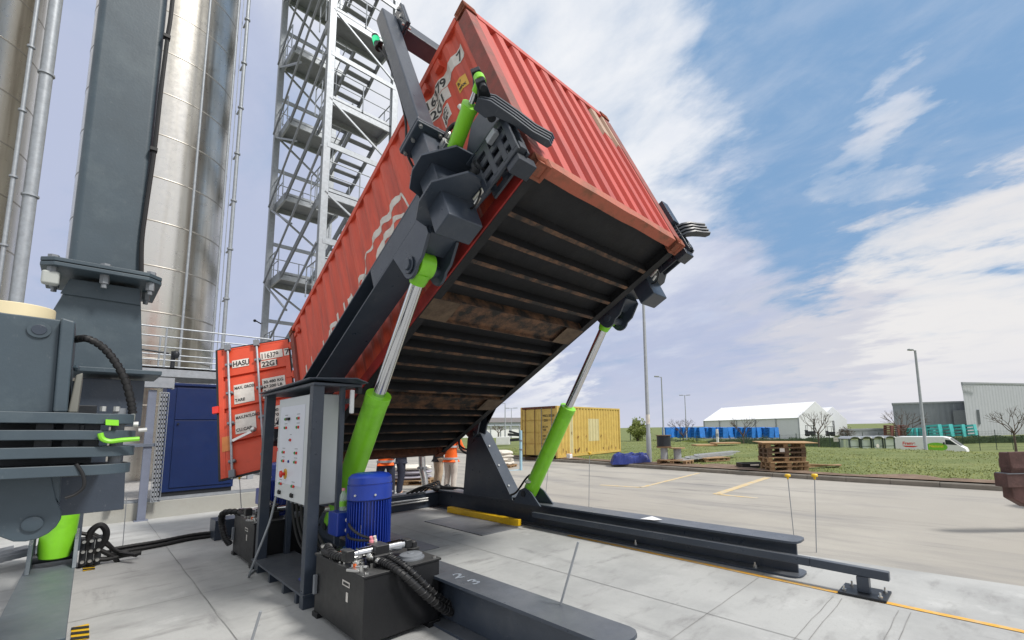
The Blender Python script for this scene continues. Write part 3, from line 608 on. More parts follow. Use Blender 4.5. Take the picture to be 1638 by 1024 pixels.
def hedge(name,label,px0,px1,depth,top,th,mt,n,seed,cat='hedge'):
    rs=random.Random(seed); a=atd(px0,depth); b=atd(px1,depth); a.z=b.z=Z2; L=(b-a).length; u=(b-a)/L; nn=V((-u.y,u.x,0)); mb=MB()
    for i in range(n):
        s=rs.random()*L; ht=(top-Z2)*(.86+.1*math.sin(s*1.7)+.08*math.sin(s*.6)+.05*rs.random()); z=ht*rs.random()**.7; q=(rs.random()-.5)*th*(1-.3*z/max(.1,ht))
        c=a+u*s+nn*q+V((0,0,z)); w=.05+.10*rs.random(); x=V((rs.gauss(0,1),rs.gauss(0,1),rs.gauss(0,1))).normalized()*w; y=V((rs.gauss(0,1),rs.gauss(0,1),rs.gauss(0,1))).normalized()*w
        mb.add([c-x,c+y,c+x*.9],[(0,1,2)])
    k=int(L/.5)+1; mb.add([a+u*(L*i/k)+nn*s*th*.3+V((0,0,(top-Z2)*q*(.93+.05*math.sin(i*1.3)))) for i in range(k+1) for s,q in ((-1,0),(-1,.86),(1,.86),(1,0))],[(i*4+j,(i+1)*4+j,(i+1)*4+j+1,i*4+j+1) for i in range(k) for j in range(3)])
    o=mb.build(name,mt,recalc=False); tag(o,label,cat)
hedge('hedge','clipped dark green hedge below the white marquee',1058,1345,66,hz(1200,66,699),1.4,'hedge',9000,1)
hedge('hedge','clipped dark green hedge behind the white van, below the pale hall',1440,1700,72,hz(1550,72,697),1.4,'hedge',9000,2)
hedge('hedge','low brown green hedge along the mesh fence on the left',1005,1130,60,hz(1060,60,702),1.0,'hedge2',5000,3)
def bush(label,px,depth,ytop,w,n,seed,mt='hedge2'):
    rs=random.Random(seed); c=atd(px,depth); c.z=gz(c.x,c.y); top=hz(px,depth,ytop)-c.z; t=thing('bush',label,'bush',c)
    mb=MB()
    for i in range(n):
        th=rs.random()*6.28; ph=math.acos(2*rs.random()-1); r=(.55+.45*rs.random())*(1+.25*math.sin(3*th)+.2*math.sin(5*ph)); q=V((w*r*math.sin(ph)*math.cos(th),w*r*math.sin(ph)*math.sin(th),top*.52+top*.48*r*math.cos(ph)*.95)); s=.05+.11*rs.random()
        x=V((rs.gauss(0,1),rs.gauss(0,1),rs.gauss(0,1))).normalized()*s; y=V((rs.gauss(0,1),rs.gauss(0,1),rs.gauss(0,1))).normalized()*s
        mb.add([q-x,q+y,q+x*.9],[(0,1,2)])
    mb.build('foliage',mt,t,recalc=False); mb=MB()
    for k in range(7): a=k*.9; mb.tube([(0,0,0),(w*.4*math.cos(a),w*.4*math.sin(a),top*.45),(w*.6*math.cos(a),w*.6*math.sin(a),top*.8)],[.06,.035,.01],6)
    mb.build('stem','bark',t)
bush('yellow green bush beside the street lamp, right of the yellow container',1020,46,671,1.0,3000,5)
bush('grey brown leafless bush behind the marquee end',1352,100,683,1.6,1800,8,'bark')
# ------------------------------------------------------------------ bare trees
def bare_tree(label,px,depth,ytop,seed,spread=1.):
    rs=random.Random(seed); c=atd(px,depth); c.z=gz(c.x,c.y); H=hz(px,depth,ytop)-c.z; t=thing('bare_tree',label,'tree',c,group=None)
    MB().tube([(0,0,0),(.02,0,H*.2),(0,.03,H*.42)],[.13,.1,.08],8).build('trunk','bark',t); mb=MB()
    def br(p,d,l,r,k):
        q=p+d*l; m=p+d*l*.5+V((rs.gauss(0,1),rs.gauss(0,1),0))*l*.05; mb.tube([p,m,q],[r,r*.8,r*.6],5,False)
        if k==0: return
        for i in range(rs.choice((2,3,3))):
            e=(d+V((rs.gauss(0,.42),rs.gauss(0,.42),rs.gauss(.12,.25)))*spread).normalized(); br(q,e,l*rs.uniform(.6,.85),r*.62,k-1)
    for i in range(6):
        a=i*1.05+rs.random()*.5; br(V((0,0,H*(.36+.012*i))),V((math.cos(a)*.75*spread,math.sin(a)*.75*spread,.9)).normalized(),H*.2,.055,3)
    mb.build('crown','bark',t)
bare_tree('leafless young tree growing in front of the dark hall, left of the lamp',1447,50,643,1)
bare_tree('leafless young tree growing before the pale hall at the right edge',1621,46,640,2)
bare_tree('leafless young tree growing at the gable of the long marquee',1308,56,648,3)
bare_tree('small leafless tree growing before the middle of the long marquee',1188,62,660,4)
bare_tree('thin leafless tree standing among the blue crates',1092,66,662,5)
bare_tree('thin leafless tree before the white building, left of the yellow container',797,60,676,6)
# ------------------------------------------------------------------ street lamps
def lamp(label,px,depth,ytop,r,arm,kind,zb=None,H=None):
    c=atd(px,depth); c.z=gz(c.x,c.y)-.02 if zb is None else zb; H=H or hz(px,depth,ytop)-c.z; t=thing('street_lamp',label,'street lamp',c)
    MB().tube([(0,0,0),(0,0,1.2),(0,0,1.25),(0,0,H)],[r*1.25,r*1.2,r,r*.62],14).cyl((0,0,0),(0,0,.05),r*2.2).build('pole','lampgrey',t,smooth=60)
    a=V(RT); a.z=0; a.normalize(); 
    if kind=='T':
        for s in (-1,1): MB().bar((0,0,H),tuple(a*s*arm+V((0,0,H))),.06,.06).bar(tuple(a*s*arm*.4+V((0,0,H+.02))),tuple(a*s*arm*1.2+V((0,0,H+.05))),.3,.12).build('lamp_head','lampgrey',t,bevel=.02)
    else:
        MB().bar((0,0,H-.03),tuple(a*arm*.5+V((0,0,H+.05))),.07,.07).bar(tuple(a*arm*.35+V((0,0,H+.05))),tuple(a*arm+V((0,0,H+.08))),.26,.13).build('lamp_head','lampgrey',t,bevel=.03)
    if kind=='label': MB()._lathe(V((0,0,1.6)),V((0,0,1)),[(0,r*1.03),(.4,r*1.03)],14).build('label_plate','sticker',t)
lamp('tall grey lamp post behind the kerb beside the blue tarpaulin',1037,18.3,440,.085,-.55,'label',H=7.9)
lamp('grey street lamp beyond the grass, next to the tall lamp post',1061.5,44,602,.09,-.7,'arm')
lamp('far double headed street lamp above the blue crates',1098,78,632,.1,.8,'T')
lamp('big grey street lamp rising behind the white van',1478,35,558,.13,-.55,'arm')
lamp('street lamp with an arm to the left, left of the yellow container',808,62,645,.08,-2.,'arm')
lamp('distant double headed lamp before the white building',818,85,653,.08,1.0,'T')
# ------------------------------------------------------------------ van, shelters, forklifts
def van():
    p0=atd(1429,46,-2.05); p1=atd(1543,42.0,-2.05); u=(p1-p0); L=u.length; u/=L; n=V((-u.y,u.x,0)); 
    t=thing('white_van','white panel van with red lettering and a green oval, half hidden by the bank','van',p0,(0,0,math.atan2(u.y,u.x)))
    h=hz(1470,44.6,698.5)+2.05
    W=2.0; pr=[(0,.35),(.0,.9),(.06,h-.25),(.2,h-.03),(.5,h),(L*.70,h),(L*.78,h-.12),(L*.86,h-.55),(L*.93,1.25),(L*.985,1.05),(L,.8),(L,.35)]
    MB().prism([(x,0,z) for x,z in pr],(0,W,0)).build('body','white',t,bevel=.05,seg=3)
    for y in (-.006,W+.006): MB().prism([(L*.73,y,h-.75),(L*.73,y,h-.28),(L*.795,y,h-.33),(L*.885,y,h-.80)],(0,.004,0)).build('side_window','wind',t)
    MB().add([(L*.793,.12,h-.18),(L*.793,W-.12,h-.18),(L*.925,W-.1,1.28),(L*.925,.1,1.28)],[(0,1,2,3)]).build('windscreen','wind',t,recalc=False).location=(.03,0,.03)
    for x in (L*.17,L*.82):
        for y in (.12,W-.12):
            w=MB()._lathe(V((x,y-.12,.34)),V((0,1,0)),[(0,.28),(.02,.34),(.22,.34),(.24,.28)],24).build('wheel','rubber',t); MB().cyl((x,y-.125,.34),(x,y+.125,.34),.19).build('rim','galv2',w)
    mb=MB(); vs,fs=textmesh('Frame',.42,'LEFT',1.0,.012); mb.add([(.65+a+.1*b,-.012,h-.80+b) for a,b in vs],fs); mb.add([(.62,-.012,h-.90),(1.95,-.012,h-.93),(1.6,-.012,h-1.06),(.9,-.012,h-1.04)],[(0,1,2,3)]); mb.build('lettering','redp',t,recalc=False)
    ov=[(L*.60+.86*math.cos(a),-.012,h-1.0+.43*math.sin(a)) for a in [i*2*math.pi/32 for i in range(32)]]; MB().sheet(ov).build('oval_badge','vgreen',t,recalc=False)
    mb=MB(); vs,fs=textmesh('Natural',.34,'CENTER',1.05,.01); mb.add([(L*.60+a,-.02,h-1.03+b) for a,b in vs],fs); mb.build('oval_lettering','vyel',t,recalc=False)
    MB().box(L*.70,L*.72,-.14,-.01,h-.75,h-.55).build('mirror','black',t)
van()
def shelters():
    proto=None
    for i,lb in enumerate(['glass shelter with curved roof, leftmost of the four left of the van','second glass shelter from the left with a curved roof','third glass shelter from the left, with a round white mark on its glass','glass shelter with curved roof standing right behind the tail of the van']):
        p=atd(1365+18.8*i,41,Z2+.05); p.z=-2.05; h=hz(1380,41,697.5)+2.05
        if proto is None:
            t=thing('glass_shelter',lb,'shelter',p,(0,0,math.atan2(RT.y,RT.x)+R_(8)),'glass shelters beside the van'); proto=t
            for x in (-.48,.48):
                for y in (0,1.3): MB().box(x-.04,x+.04,y-.04,y+.04,0,h-.2).build('post','fence',t)
            for pts in ([(-.44,.01,.2),(.44,.01,.2),(.44,.01,h-.35),(-.44,.01,h-.35)],[(-.48,.05,.2),(-.48,1.25,.2),(-.48,1.25,h-.35),(-.48,.05,h-.35)],[(.48,.05,.2),(.48,1.25,.2),(.48,1.25,h-.35),(.48,.05,h-.35)]): MB().sheet(pts).build('glass_pane','glass',t,recalc=False)
            arc=[(.56*math.sin(a),h-.32+.3*math.cos(a)) for a in [R_(-75+15*k) for k in range(11)]]
            MB().prism([(x,-.12,z) for x,z in arc]+[(x*.94,-.12,z-.05) for x,z in reversed(arc)],(0,1.55,0)).build('roof','lampgrey',t); MB().bar((.35,-.14,h-.1),(.56,-.14,h-.22),.02,.09).build('roof_edge','white',t); MB().bar((-.44,.02,h-.95),(.44,.02,h-.95),.04,.05).build('rail','fence',t)
        else: t=copy_tree(proto); t.location=p; t['label']=lb
        if i==2: MB()._lathe(V((-.05,-.005,h*.62)),V((0,1,0)),[(0,.17),(.006,.17)],20).build('round_mark','sticker',t)
shelters()
def forklift(label,px,depth,s=1.):
    p=atd(px,depth,Z2); p.z=hz(px,depth,698); t=thing('forklift',label,'forklift',p,(0,0,R_(35)))
    MB().box(-.9,.75,-.5,.5,.3,1.05).box(-.95,-.55,-.48,.48,1.05,1.3).build('body','dark',t,bevel=.06)
    mb=MB()
    for x,y in ((-.8,-.45),(-.8,.45),(.5,-.45),(.5,.45)): mb.bar((x,y,1.0),(x*.85+.02,y,2.2),.07,.07)
    mb.box(-.75,.55,-.48,.48,2.2,2.28).build('cage','dark',t)
    mb=MB()
    for y in (-.3,.3): mb.box(.8,.92,y-.06,y+.06,.1,3.6)
    for z in (.5,1.6,2.7,3.5): mb.box(.82,.9,-.24,.24,z,z+.1)
    mb.build('mast','dark',t)
    for y in (-.25,.25): MB().box(.93,2.0,y-.06,y+.06,.12,.18).build('fork','dark',t)
    for x in (-.6,.5):
        for y in (-.5,.5): MB()._lathe(V((x,y-.1,.32)),V((0,1,0)),[(0,.27),(.03,.32),(.17,.32),(.2,.27)],18).build('wheel','rubber',t)
forklift('dark forklift with its mast up at the gable of the long marquee',1296,92); forklift('dark forklift parked farther right, beside the smaller marquee',1328,104)
t=thing('white_sign','small white sign on a post by the hedge','sign',atd(1338,60,Z2)); h=hz(1338,60,703)-Z2
MB().box(-.03,.03,-.03,.03,0,h-.2).build('post','fence',t); MB().box(-.42,.42,-.05,-.03,h-.3,h+.3).build('board','sticker',t)
t=thing('marker_post','short white marker post standing on the grass left of the pallets','post',atd(1147,36,0)); t.location.z=gz(t.location.x,t.location.y)
MB().box(-.09,.09,-.06,.06,0,1.15).build('post','white',t,bevel=.02); MB().box(-.1,.1,-.07,.07,.55,.8).build('band','lampgrey',t)
# ------------------------------------------------------------------ red container (tilted); local axes: x length from door end, y width, z height
TILT=R_(26.263); EZ=1.0976; L_,W_,H_=6.058,2.438,2.591
def cont():
    t=thing('shipping_container','red shipping container tipped steeply nose up on the grey tilting machine','shipping container',(0,0,EZ),(0,-TILT,0))
    PI=.278
    def corr(u):
        q=(u/PI)%1
        return .012+.030*(0 if q<.24 else (q-.24)/.26 if q<.5 else 1 if q<.74 else 1-(q-.74)/.26)
    us=[.14]; k=0
    while True:
        for q in (0,.24,.5,.74):
            u=(k+q)*PI
            if .14<u<5.9: us.append(u)
        k+=1
        if k*PI>6: break
    us.append(5.9)
    for side in (0,1):
        y=(lambda v: v) if side==0 else (lambda v: W_-v)
        m=len(us); vs=[(u,y(corr(u)),.16) for u in us]+[(u,y(corr(u)),2.5) for u in us]
        p=MB().add(vs,[(i,i+1,m+i+1,m+i) for i in range(m-1)]).build('side_panel','red',t,recalc=False,smooth=20)
        MB().box(.16,5.88,y(.0),y(.0)+(.06 if side==0 else -.06),2.49,2.575).build('top_rail','red' if side else 'red',t,bevel=.006)
        MB().box(.165,5.878,y(.0)+(.004 if side==0 else -.004),y(0)+(.05 if side==0 else -.05),.03,.165).build('bottom_rail','rail',t,bevel=.004); MB().box(.165,5.878,*sorted((y(.0015) if side else y(.02),y(.112))),.024,.029).box(.165,5.878,*sorted((y(.052),y(.056))),.0295,.16).build('rail_lip','under',t)
        if side==0:
            def conf(fs2,mt,name,off=.003):
                bm=bmesh.new()
                for vs_,fs_ in fs2:
                    bv=[bm.verts.new((a,0,b)) for a,b in vs_]
                    for f in fs_:
                        try: bm.faces.new([bv[i] for i in f])
                        except ValueError: pass
                lo=min(q.co.x for q in bm.verts); hi=max(q.co.x for q in bm.verts)
                for u in us:
                    if lo<u<hi: bmesh.ops.bisect_plane(bm,geom=bm.verts[:]+bm.edges[:]+bm.faces[:],plane_co=(u,0,0),plane_no=(1,0,0),dist=1e-5)
                for q in bm.verts: q.co.y=corr(q.co.x)-off
                me=bpy.data.meshes.new(name); bm.to_mesh(me); bm.free(); me.materials.append(K[mt]); o=bpy.data.objects.new(name,me); COL.objects.link(o); o.parent=p
            def tx(s,size,u,w,xs=1.,bold=0): vs_,fs_=textmesh(s,size,'LEFT',xs,bold); return ([(u+a,w+b) for a,b in vs_],fs_)
            def rc(u0,u1,w0,w1): return ([(u0,w0),(u1,w0),(u1,w1),(u0,w1)],[(0,1,2,3)])
            conf([tx('HAMBURG',.86,.52,.91,.60,.004)],'sticker','lettering')
            def ribbon(pts,ws):
                vs_=[]; P_=[V((a,b,0)) for a,b in pts]
                for i,q in enumerate(P_):
                    d=(P_[min(i+1,len(P_)-1)]-P_[max(i-1,0)]).normalized(); n=V((-d.y,d.x,0)); vs_+=[tuple((q-n*ws[i]/2)[:2]),tuple((q+n*ws[i]/2)[:2])]
                return (vs_,[(2*i,2*i+1,2*i+3,2*i+2) for i in range(len(P_)-1)])
            conf([ribbon([(2.75,1.20),(2.9,1.42),(3.05,1.60),(3.12,1.66)],[.02,.04,.04,.03]),ribbon([(3.12,1.66),(3.28,1.66),(3.45,1.72),(3.65,1.72),(3.85,1.68),(4.02,1.74),(4.18,1.66)],[.03,.07,.12,.10,.13,.12,.03]),ribbon([(4.18,1.66),(4.22,1.52),(4.25,1.35)],[.03,.03,.02]),ribbon([(3.3,1.30),(3.5,1.48),(3.7,1.46),(3.9,1.5),(4.1,1.42)],[.10,.12,.12,.10,.03]),ribbon([(4.42,1.70),(4.50,1.58),(4.58,1.42)],[.03,.10,.02])],'sticker','lettering')
            conf([rc(4.72,5.80,2.04,2.22),rc(4.96,5.42,1.85,2.03)],'sticker','number_plate',.003)
            conf([tx('HASU 116379',.185,4.50,2.065,.86,.004),tx('7',.185,5.68,2.065,.9,.004),tx('22G1',.185,4.98,1.872,.92,.004)],'ink','number_lettering',.006)
            conf([rc(5.19,5.36,1.60,1.80)],'sticker','height_plate'); conf([tx('DC',.085,5.205,1.715,1,.003),tx("8'6\"",.08,5.205,1.625,1,.003)],'ink','height_lettering',.006)
            conf([rc(5.56,5.70,1.66,1.84)],'yink','warning_plate'); conf([tx('2.6',.055,5.575,1.76,1,.003),tx('MAX',.045,5.575,1.69,1,.003)],'ink','warning_lettering',.006)
            for u in (5.12,5.42): MB().box(u-.055,u+.055,-.02,.045,2.30,2.42).box(u-.03,u+.03,-.03,-.018,2.28,2.33).build('vent_cover','red',p,bevel=.01)
            for u in (.30,.42): MB().box(u-.04,u+.04,-.01,.03,2.28,2.36).build('vent_cover','red',p,bevel=.008)
    # front wall: corrugated across the width
    vs_=[.14]; PF=.232
    prof=[]
    k=0
    while True:
        for q,d in ((0,0),(.42,0),(.52,.045),(.90,.045)):
            v=.17+(k+q)*PF
            if v<2.27: prof.append((v,d))
        k+=1
        if k>12: break
    prof=[(.12,0)]+prof+[(2.32,0)]; m=len(prof)
    fw=MB().add([(6.04-d,v,.15) for v,d in prof]+[(6.04-d,v,2.5) for v,d in prof],[(i,i+1,m+i+1,m+i) for i in range(m-1)]).build('front_wall','redf',t,recalc=False,smooth=20)
    pv=[(v,d) for v,d in prof if v>1.80]; m=len(pv)                     # primer coloured repair at the upper corner
    zt=lambda i: 1.72-.18*(i%3)*.5
    MB().add([(6.0435-d,v,1.98-.11*((v-1.8)/.5)*2+(.05 if i%2 else 0)) for i,(v,d) in enumerate(pv)]+[(6.0435-d,v,2.5) for v,d in pv],[(i,i+1,m+i+1,m+i) for i in range(m-1)]).build('primer_patch','tan',fw,recalc=False,smooth=20)
    for y in (0.,W_): 
        s=1 if y==0 else -1
        MB().prism([(6.052,y,0),(6.052,y+s*.13,0),(6.015,y+s*.14,0),(5.90,y+s*.05,0),(5.89,y+s*.002,0)],(0,0,2.3)).build('corner_post','post',t,bevel=.008).location=(0,0,.13)
        MB().box(.004,.16,y+(.003 if s>0 else -.003),y+s*.08,.13,2.46).build('corner_post','post',t,bevel=.008)
    # front sill with a battered lower edge
    n=26; top=[];
    mb=MB()
    for i in range(n):
        a,b=.18+2.08*i/n,.18+2.08*(i+1)/n; f=lambda v: .035+.005*math.sin(v*9)+.010*max(0,math.sin(v*4.1+1))
        mb.add([(x,v,z) for v,dz in ((a,f(a)),(b,f(b))) for x,z in ((5.93,dz),(6.05,dz),(6.05,.155),(5.93,.155))],[(1,5,6,2),(0,4,5,1),(2,6,7,3),(3,7,4,0)])
    mb.build('front_sill','sill',t,recalc=True,smooth=60)
    MB().box(5.92,6.05,.17,2.27,2.46,2.57).build('front_header','redf',t,bevel=.006); MB().box(.0,.12,.17,2.27,2.43,2.57).build('rear_header','red',t,bevel=.006); MB().box(.01,.13,.17,2.27,.02,.16).build('rear_sill','rust',t,bevel=.006)
    def casting(u,v,w):
        c=MB().box(-.089,.089,-.081,.081,-.059,.059); me=c
        o=c.build('corner_casting','castp',t); bm=bmesh.new(); bm.from_mesh(o.data)
        for f in list(bm.faces):
            r=bmesh.ops.inset_individual(bm,faces=[f],thickness=.032); bmesh.ops.translate(bm,verts=f.verts,vec=-f.normal*.03)
        bm.to_mesh(o.data); bm.free(); o.location=(u,v,w); b=o.modifiers.new('bevel','BEVEL'); b.width=.008; b.segments=2
    for u in (.089-.006,L_-.089+.006):
        for v in (.081-.006,W_-.081+.006):
            for w in (.059-.003,H_-.059): casting(u,v,w)
    # roof
    rs=[]; k=.17
    while k<5.88: rs+=[(k,2.565),(k+.09,2.565),(k+.11,2.548),(k+.19,2.548),(k+.209,2.565)]; k+=.21
    m=len(rs); MB().add([(u,.06,w) for u,w in rs]+[(u,W_-.06,w) for u,w in rs],[(i,i+1,m+i+1,m+i) for i in range(m-1)]).build('roof','red',t,recalc=False,smooth=20)
    MB().box(.14,5.92,.06,W_-.06,.155,.185).build('floor','under',t)
    for u in (5.51,5.19,4.86,4.53,3.60,3.32,2.98,2.65,2.34,1.66,1.36,1.05,.74,.42):
        c=MB().box(u-.004,u+.004,.055,W_-.055,.0365,.153).box(u-.045,u-.0045,.055,W_-.055,.149,.1545).build('crossmember','under',t); MB().box(u-.045,u+.004,.055,W_-.055,.030,.036).build('lower_flange','cross',c)
    for u in (4.05,2.02):
        o=MB().box(u-.185,u-.175,.055,W_-.055,.03,.154).box(u+.175,u+.185,.055,W_-.055,.03,.154).box(u-.174,u+.174,.115,W_-.115,.072,.078).build('fork_pocket','cross',t)
        for v in (.03,W_-.36): MB().box(u-.172,u+.172,v,v+.33,.022,.03).build('pocket_plate','plate',o)
    # doors swung open at the lower end
    for side,ang in ((0,148),(1,3)):
        s=-1 if side==0 else 1; y0=0.0 if side==0 else W_
        a=R_(ang); 
        # leaf local frame: origin at hinge, lx along the leaf from the hinge, ly outward face normal
        dx=V((-math.sin(a),-s*math.cos(a),0)); 
        e=V((dx.y,-dx.x,0))*( -1 if side==0 else 1)   # outward normal of the closed door is -u
        org=V((-.03,y0,0))
        P_=lambda x,n,z: org+dx*x+e*n+V((0,0,z))
        LW=1.10
        def pb(x0,x1,n0,n1,z0,z1): return [P_(x,n,z) for x in (x0,x1) for n in (n0,n1) for z in (z0,z1)]
        FB=[(0,1,3,2),(4,6,7,5),(0,4,5,1),(2,3,7,6),(0,2,6,4),(1,5,7,3)]
        door=MB(); zs=[(.15,.62,0),(.62,.70,-.035),(.70,1.22,0),(1.22,1.30,-.035),(1.30,1.82,0),(1.82,1.90,-.035),(1.90,2.42,0)]
        for z0,z1,o in zs: door.add(pb(.09,LW-.09,-.045+o,o,z0,z1),FB)
        for x0,x1 in ((.02,.09),(LW-.09,LW-.02)): door.add(pb(x0,x1,-.05,.004,.12,2.45),FB)
        door.add(pb(.09,LW-.09,-.05,.003,2.421,2.45),FB).add(pb(.09,LW-.09,-.05,.003,.12,.149),FB)
        d=door.build('door','redd',t,bevel=.004)
        g=MB().add(pb(-.0,.02,-.03,-.01,.1,2.47),FB).add(pb(LW-.02,LW+.012,-.035,-.005,.1,2.47),FB).add(pb(.02,LW-.02,-.035,-.005,2.451,2.475),FB).add(pb(.02,LW-.02,-.035,-.005,.095,.119),FB).build('gasket','rubber',d)
        for x in (LW-.185,LW-.61 if side==0 else .35):
            x=x if side==0 else x
            b=MB().cyl(P_(x,.045,.06),P_(x,.045,2.52),.017,n=12).build('locking_bar','galv',d)
            mb=MB()
            for z in (.35,1.0,1.55,2.1): mb.add(pb(x-.045,x+.045,.003,.058,z-.02,z+.02),FB)
            mb.add(pb(x-.04,x+.04,.02,.075,2.38,2.50),FB).add(pb(x-.04,x+.04,.02,.075,.08,.2),FB); mb.build('bar_bracket','galv2',d,bevel=.004)
        mb=MB().bar(P_(LW-.22,.09,.66),P_(LW-.48,.07,.76),.02,.04).blob(P_(LW-.5,.08,.78),.045).bar(P_(LW-.72,.08,.55),P_(LW-.72,.1,.82),.03,.03).build('door_handle','inox',d)
        for z in (.3,.95,1.7,2.3): MB().cyl(P_(-.01,0,z-.07),P_(-.01,0,z+.07),.022,n=10).add(pb(0,.10,.004,.014,z-.04,z+.04),FB).build('hinge','redd',d)
        if side==0:
            MB().add(pb(LW-.02,LW+.06,0,.03,1.24,1.36),FB).build('door_stop','redp',d)
            def plate(x0,x1,z0,z1,mt='sticker'): MB().add([P_(LW-x0,.007,z0),P_(LW-x1,.007,z0),P_(LW-x1,.007,z1),P_(LW-x0,.007,z1)],[(0,1,2,3)]).build('door_plate',mt,d,recalc=False)
            def dt(s,size,x,z,xs=1,b=.002): 
                vv,ff=textmesh(s,size,'LEFT',xs,b); MB().add([P_(LW-(x+p),.011,z+q) for p,q in vv],ff).build('door_lettering','ink',d,recalc=False)
            plate(.225,.47,2.04,2.19); dt('HASU',.14,.235,2.065,.68,.003)
            plate(.64,.98,2.10,2.26); dt('116379',.145,.648,2.125,.62,.0015); plate(1.0,1.075,2.11,2.26); dt('7',.15,1.01,2.13)
            plate(.64,.88,1.94,2.08); dt('22G1',.14,.655,1.958,.8,.004)
            plate(.235,.52,1.34,1.70); dt('MAX. GROSS',.075,.245,1.61,.68); dt('TARE',.075,.245,1.38,.8)
            plate(.235,.52,.80,1.15); dt('MAX.PAYLOAD',.075,.245,1.06,.64); dt('CU.CAP.',.075,.245,.84,.8)
            plate(.64,.98,1.34,1.72); dt('30.480 KG',.075,.66,1.62,.9); dt('67.200 LB',.075,.66,1.53,.9); dt('2.180 KG',.075,.66,1.44,.9); dt('4.810 LB',.075,.66,1.36,.9)
            plate(.64,.98,.78,1.16); dt('28.300 KG',.075,.66,1.06,.9); dt('62.390 LB',.075,.66,.97,.9); dt('33.2 CU.M',.075,.66,.88,.9); dt('1.170 CU.FT',.075,.66,.80,.8)
            MB().add([P_(LW-.05,.0075,.55),P_(LW-.17,.0075,.55),P_(LW-.17,.0075,.80),P_(LW-.05,.0075,.80)],[(0,1,2,3)]).build('orange_patch',mat('faded_orange',(.55,.19,.05),.6),d,recalc=False)
    return t
cont()
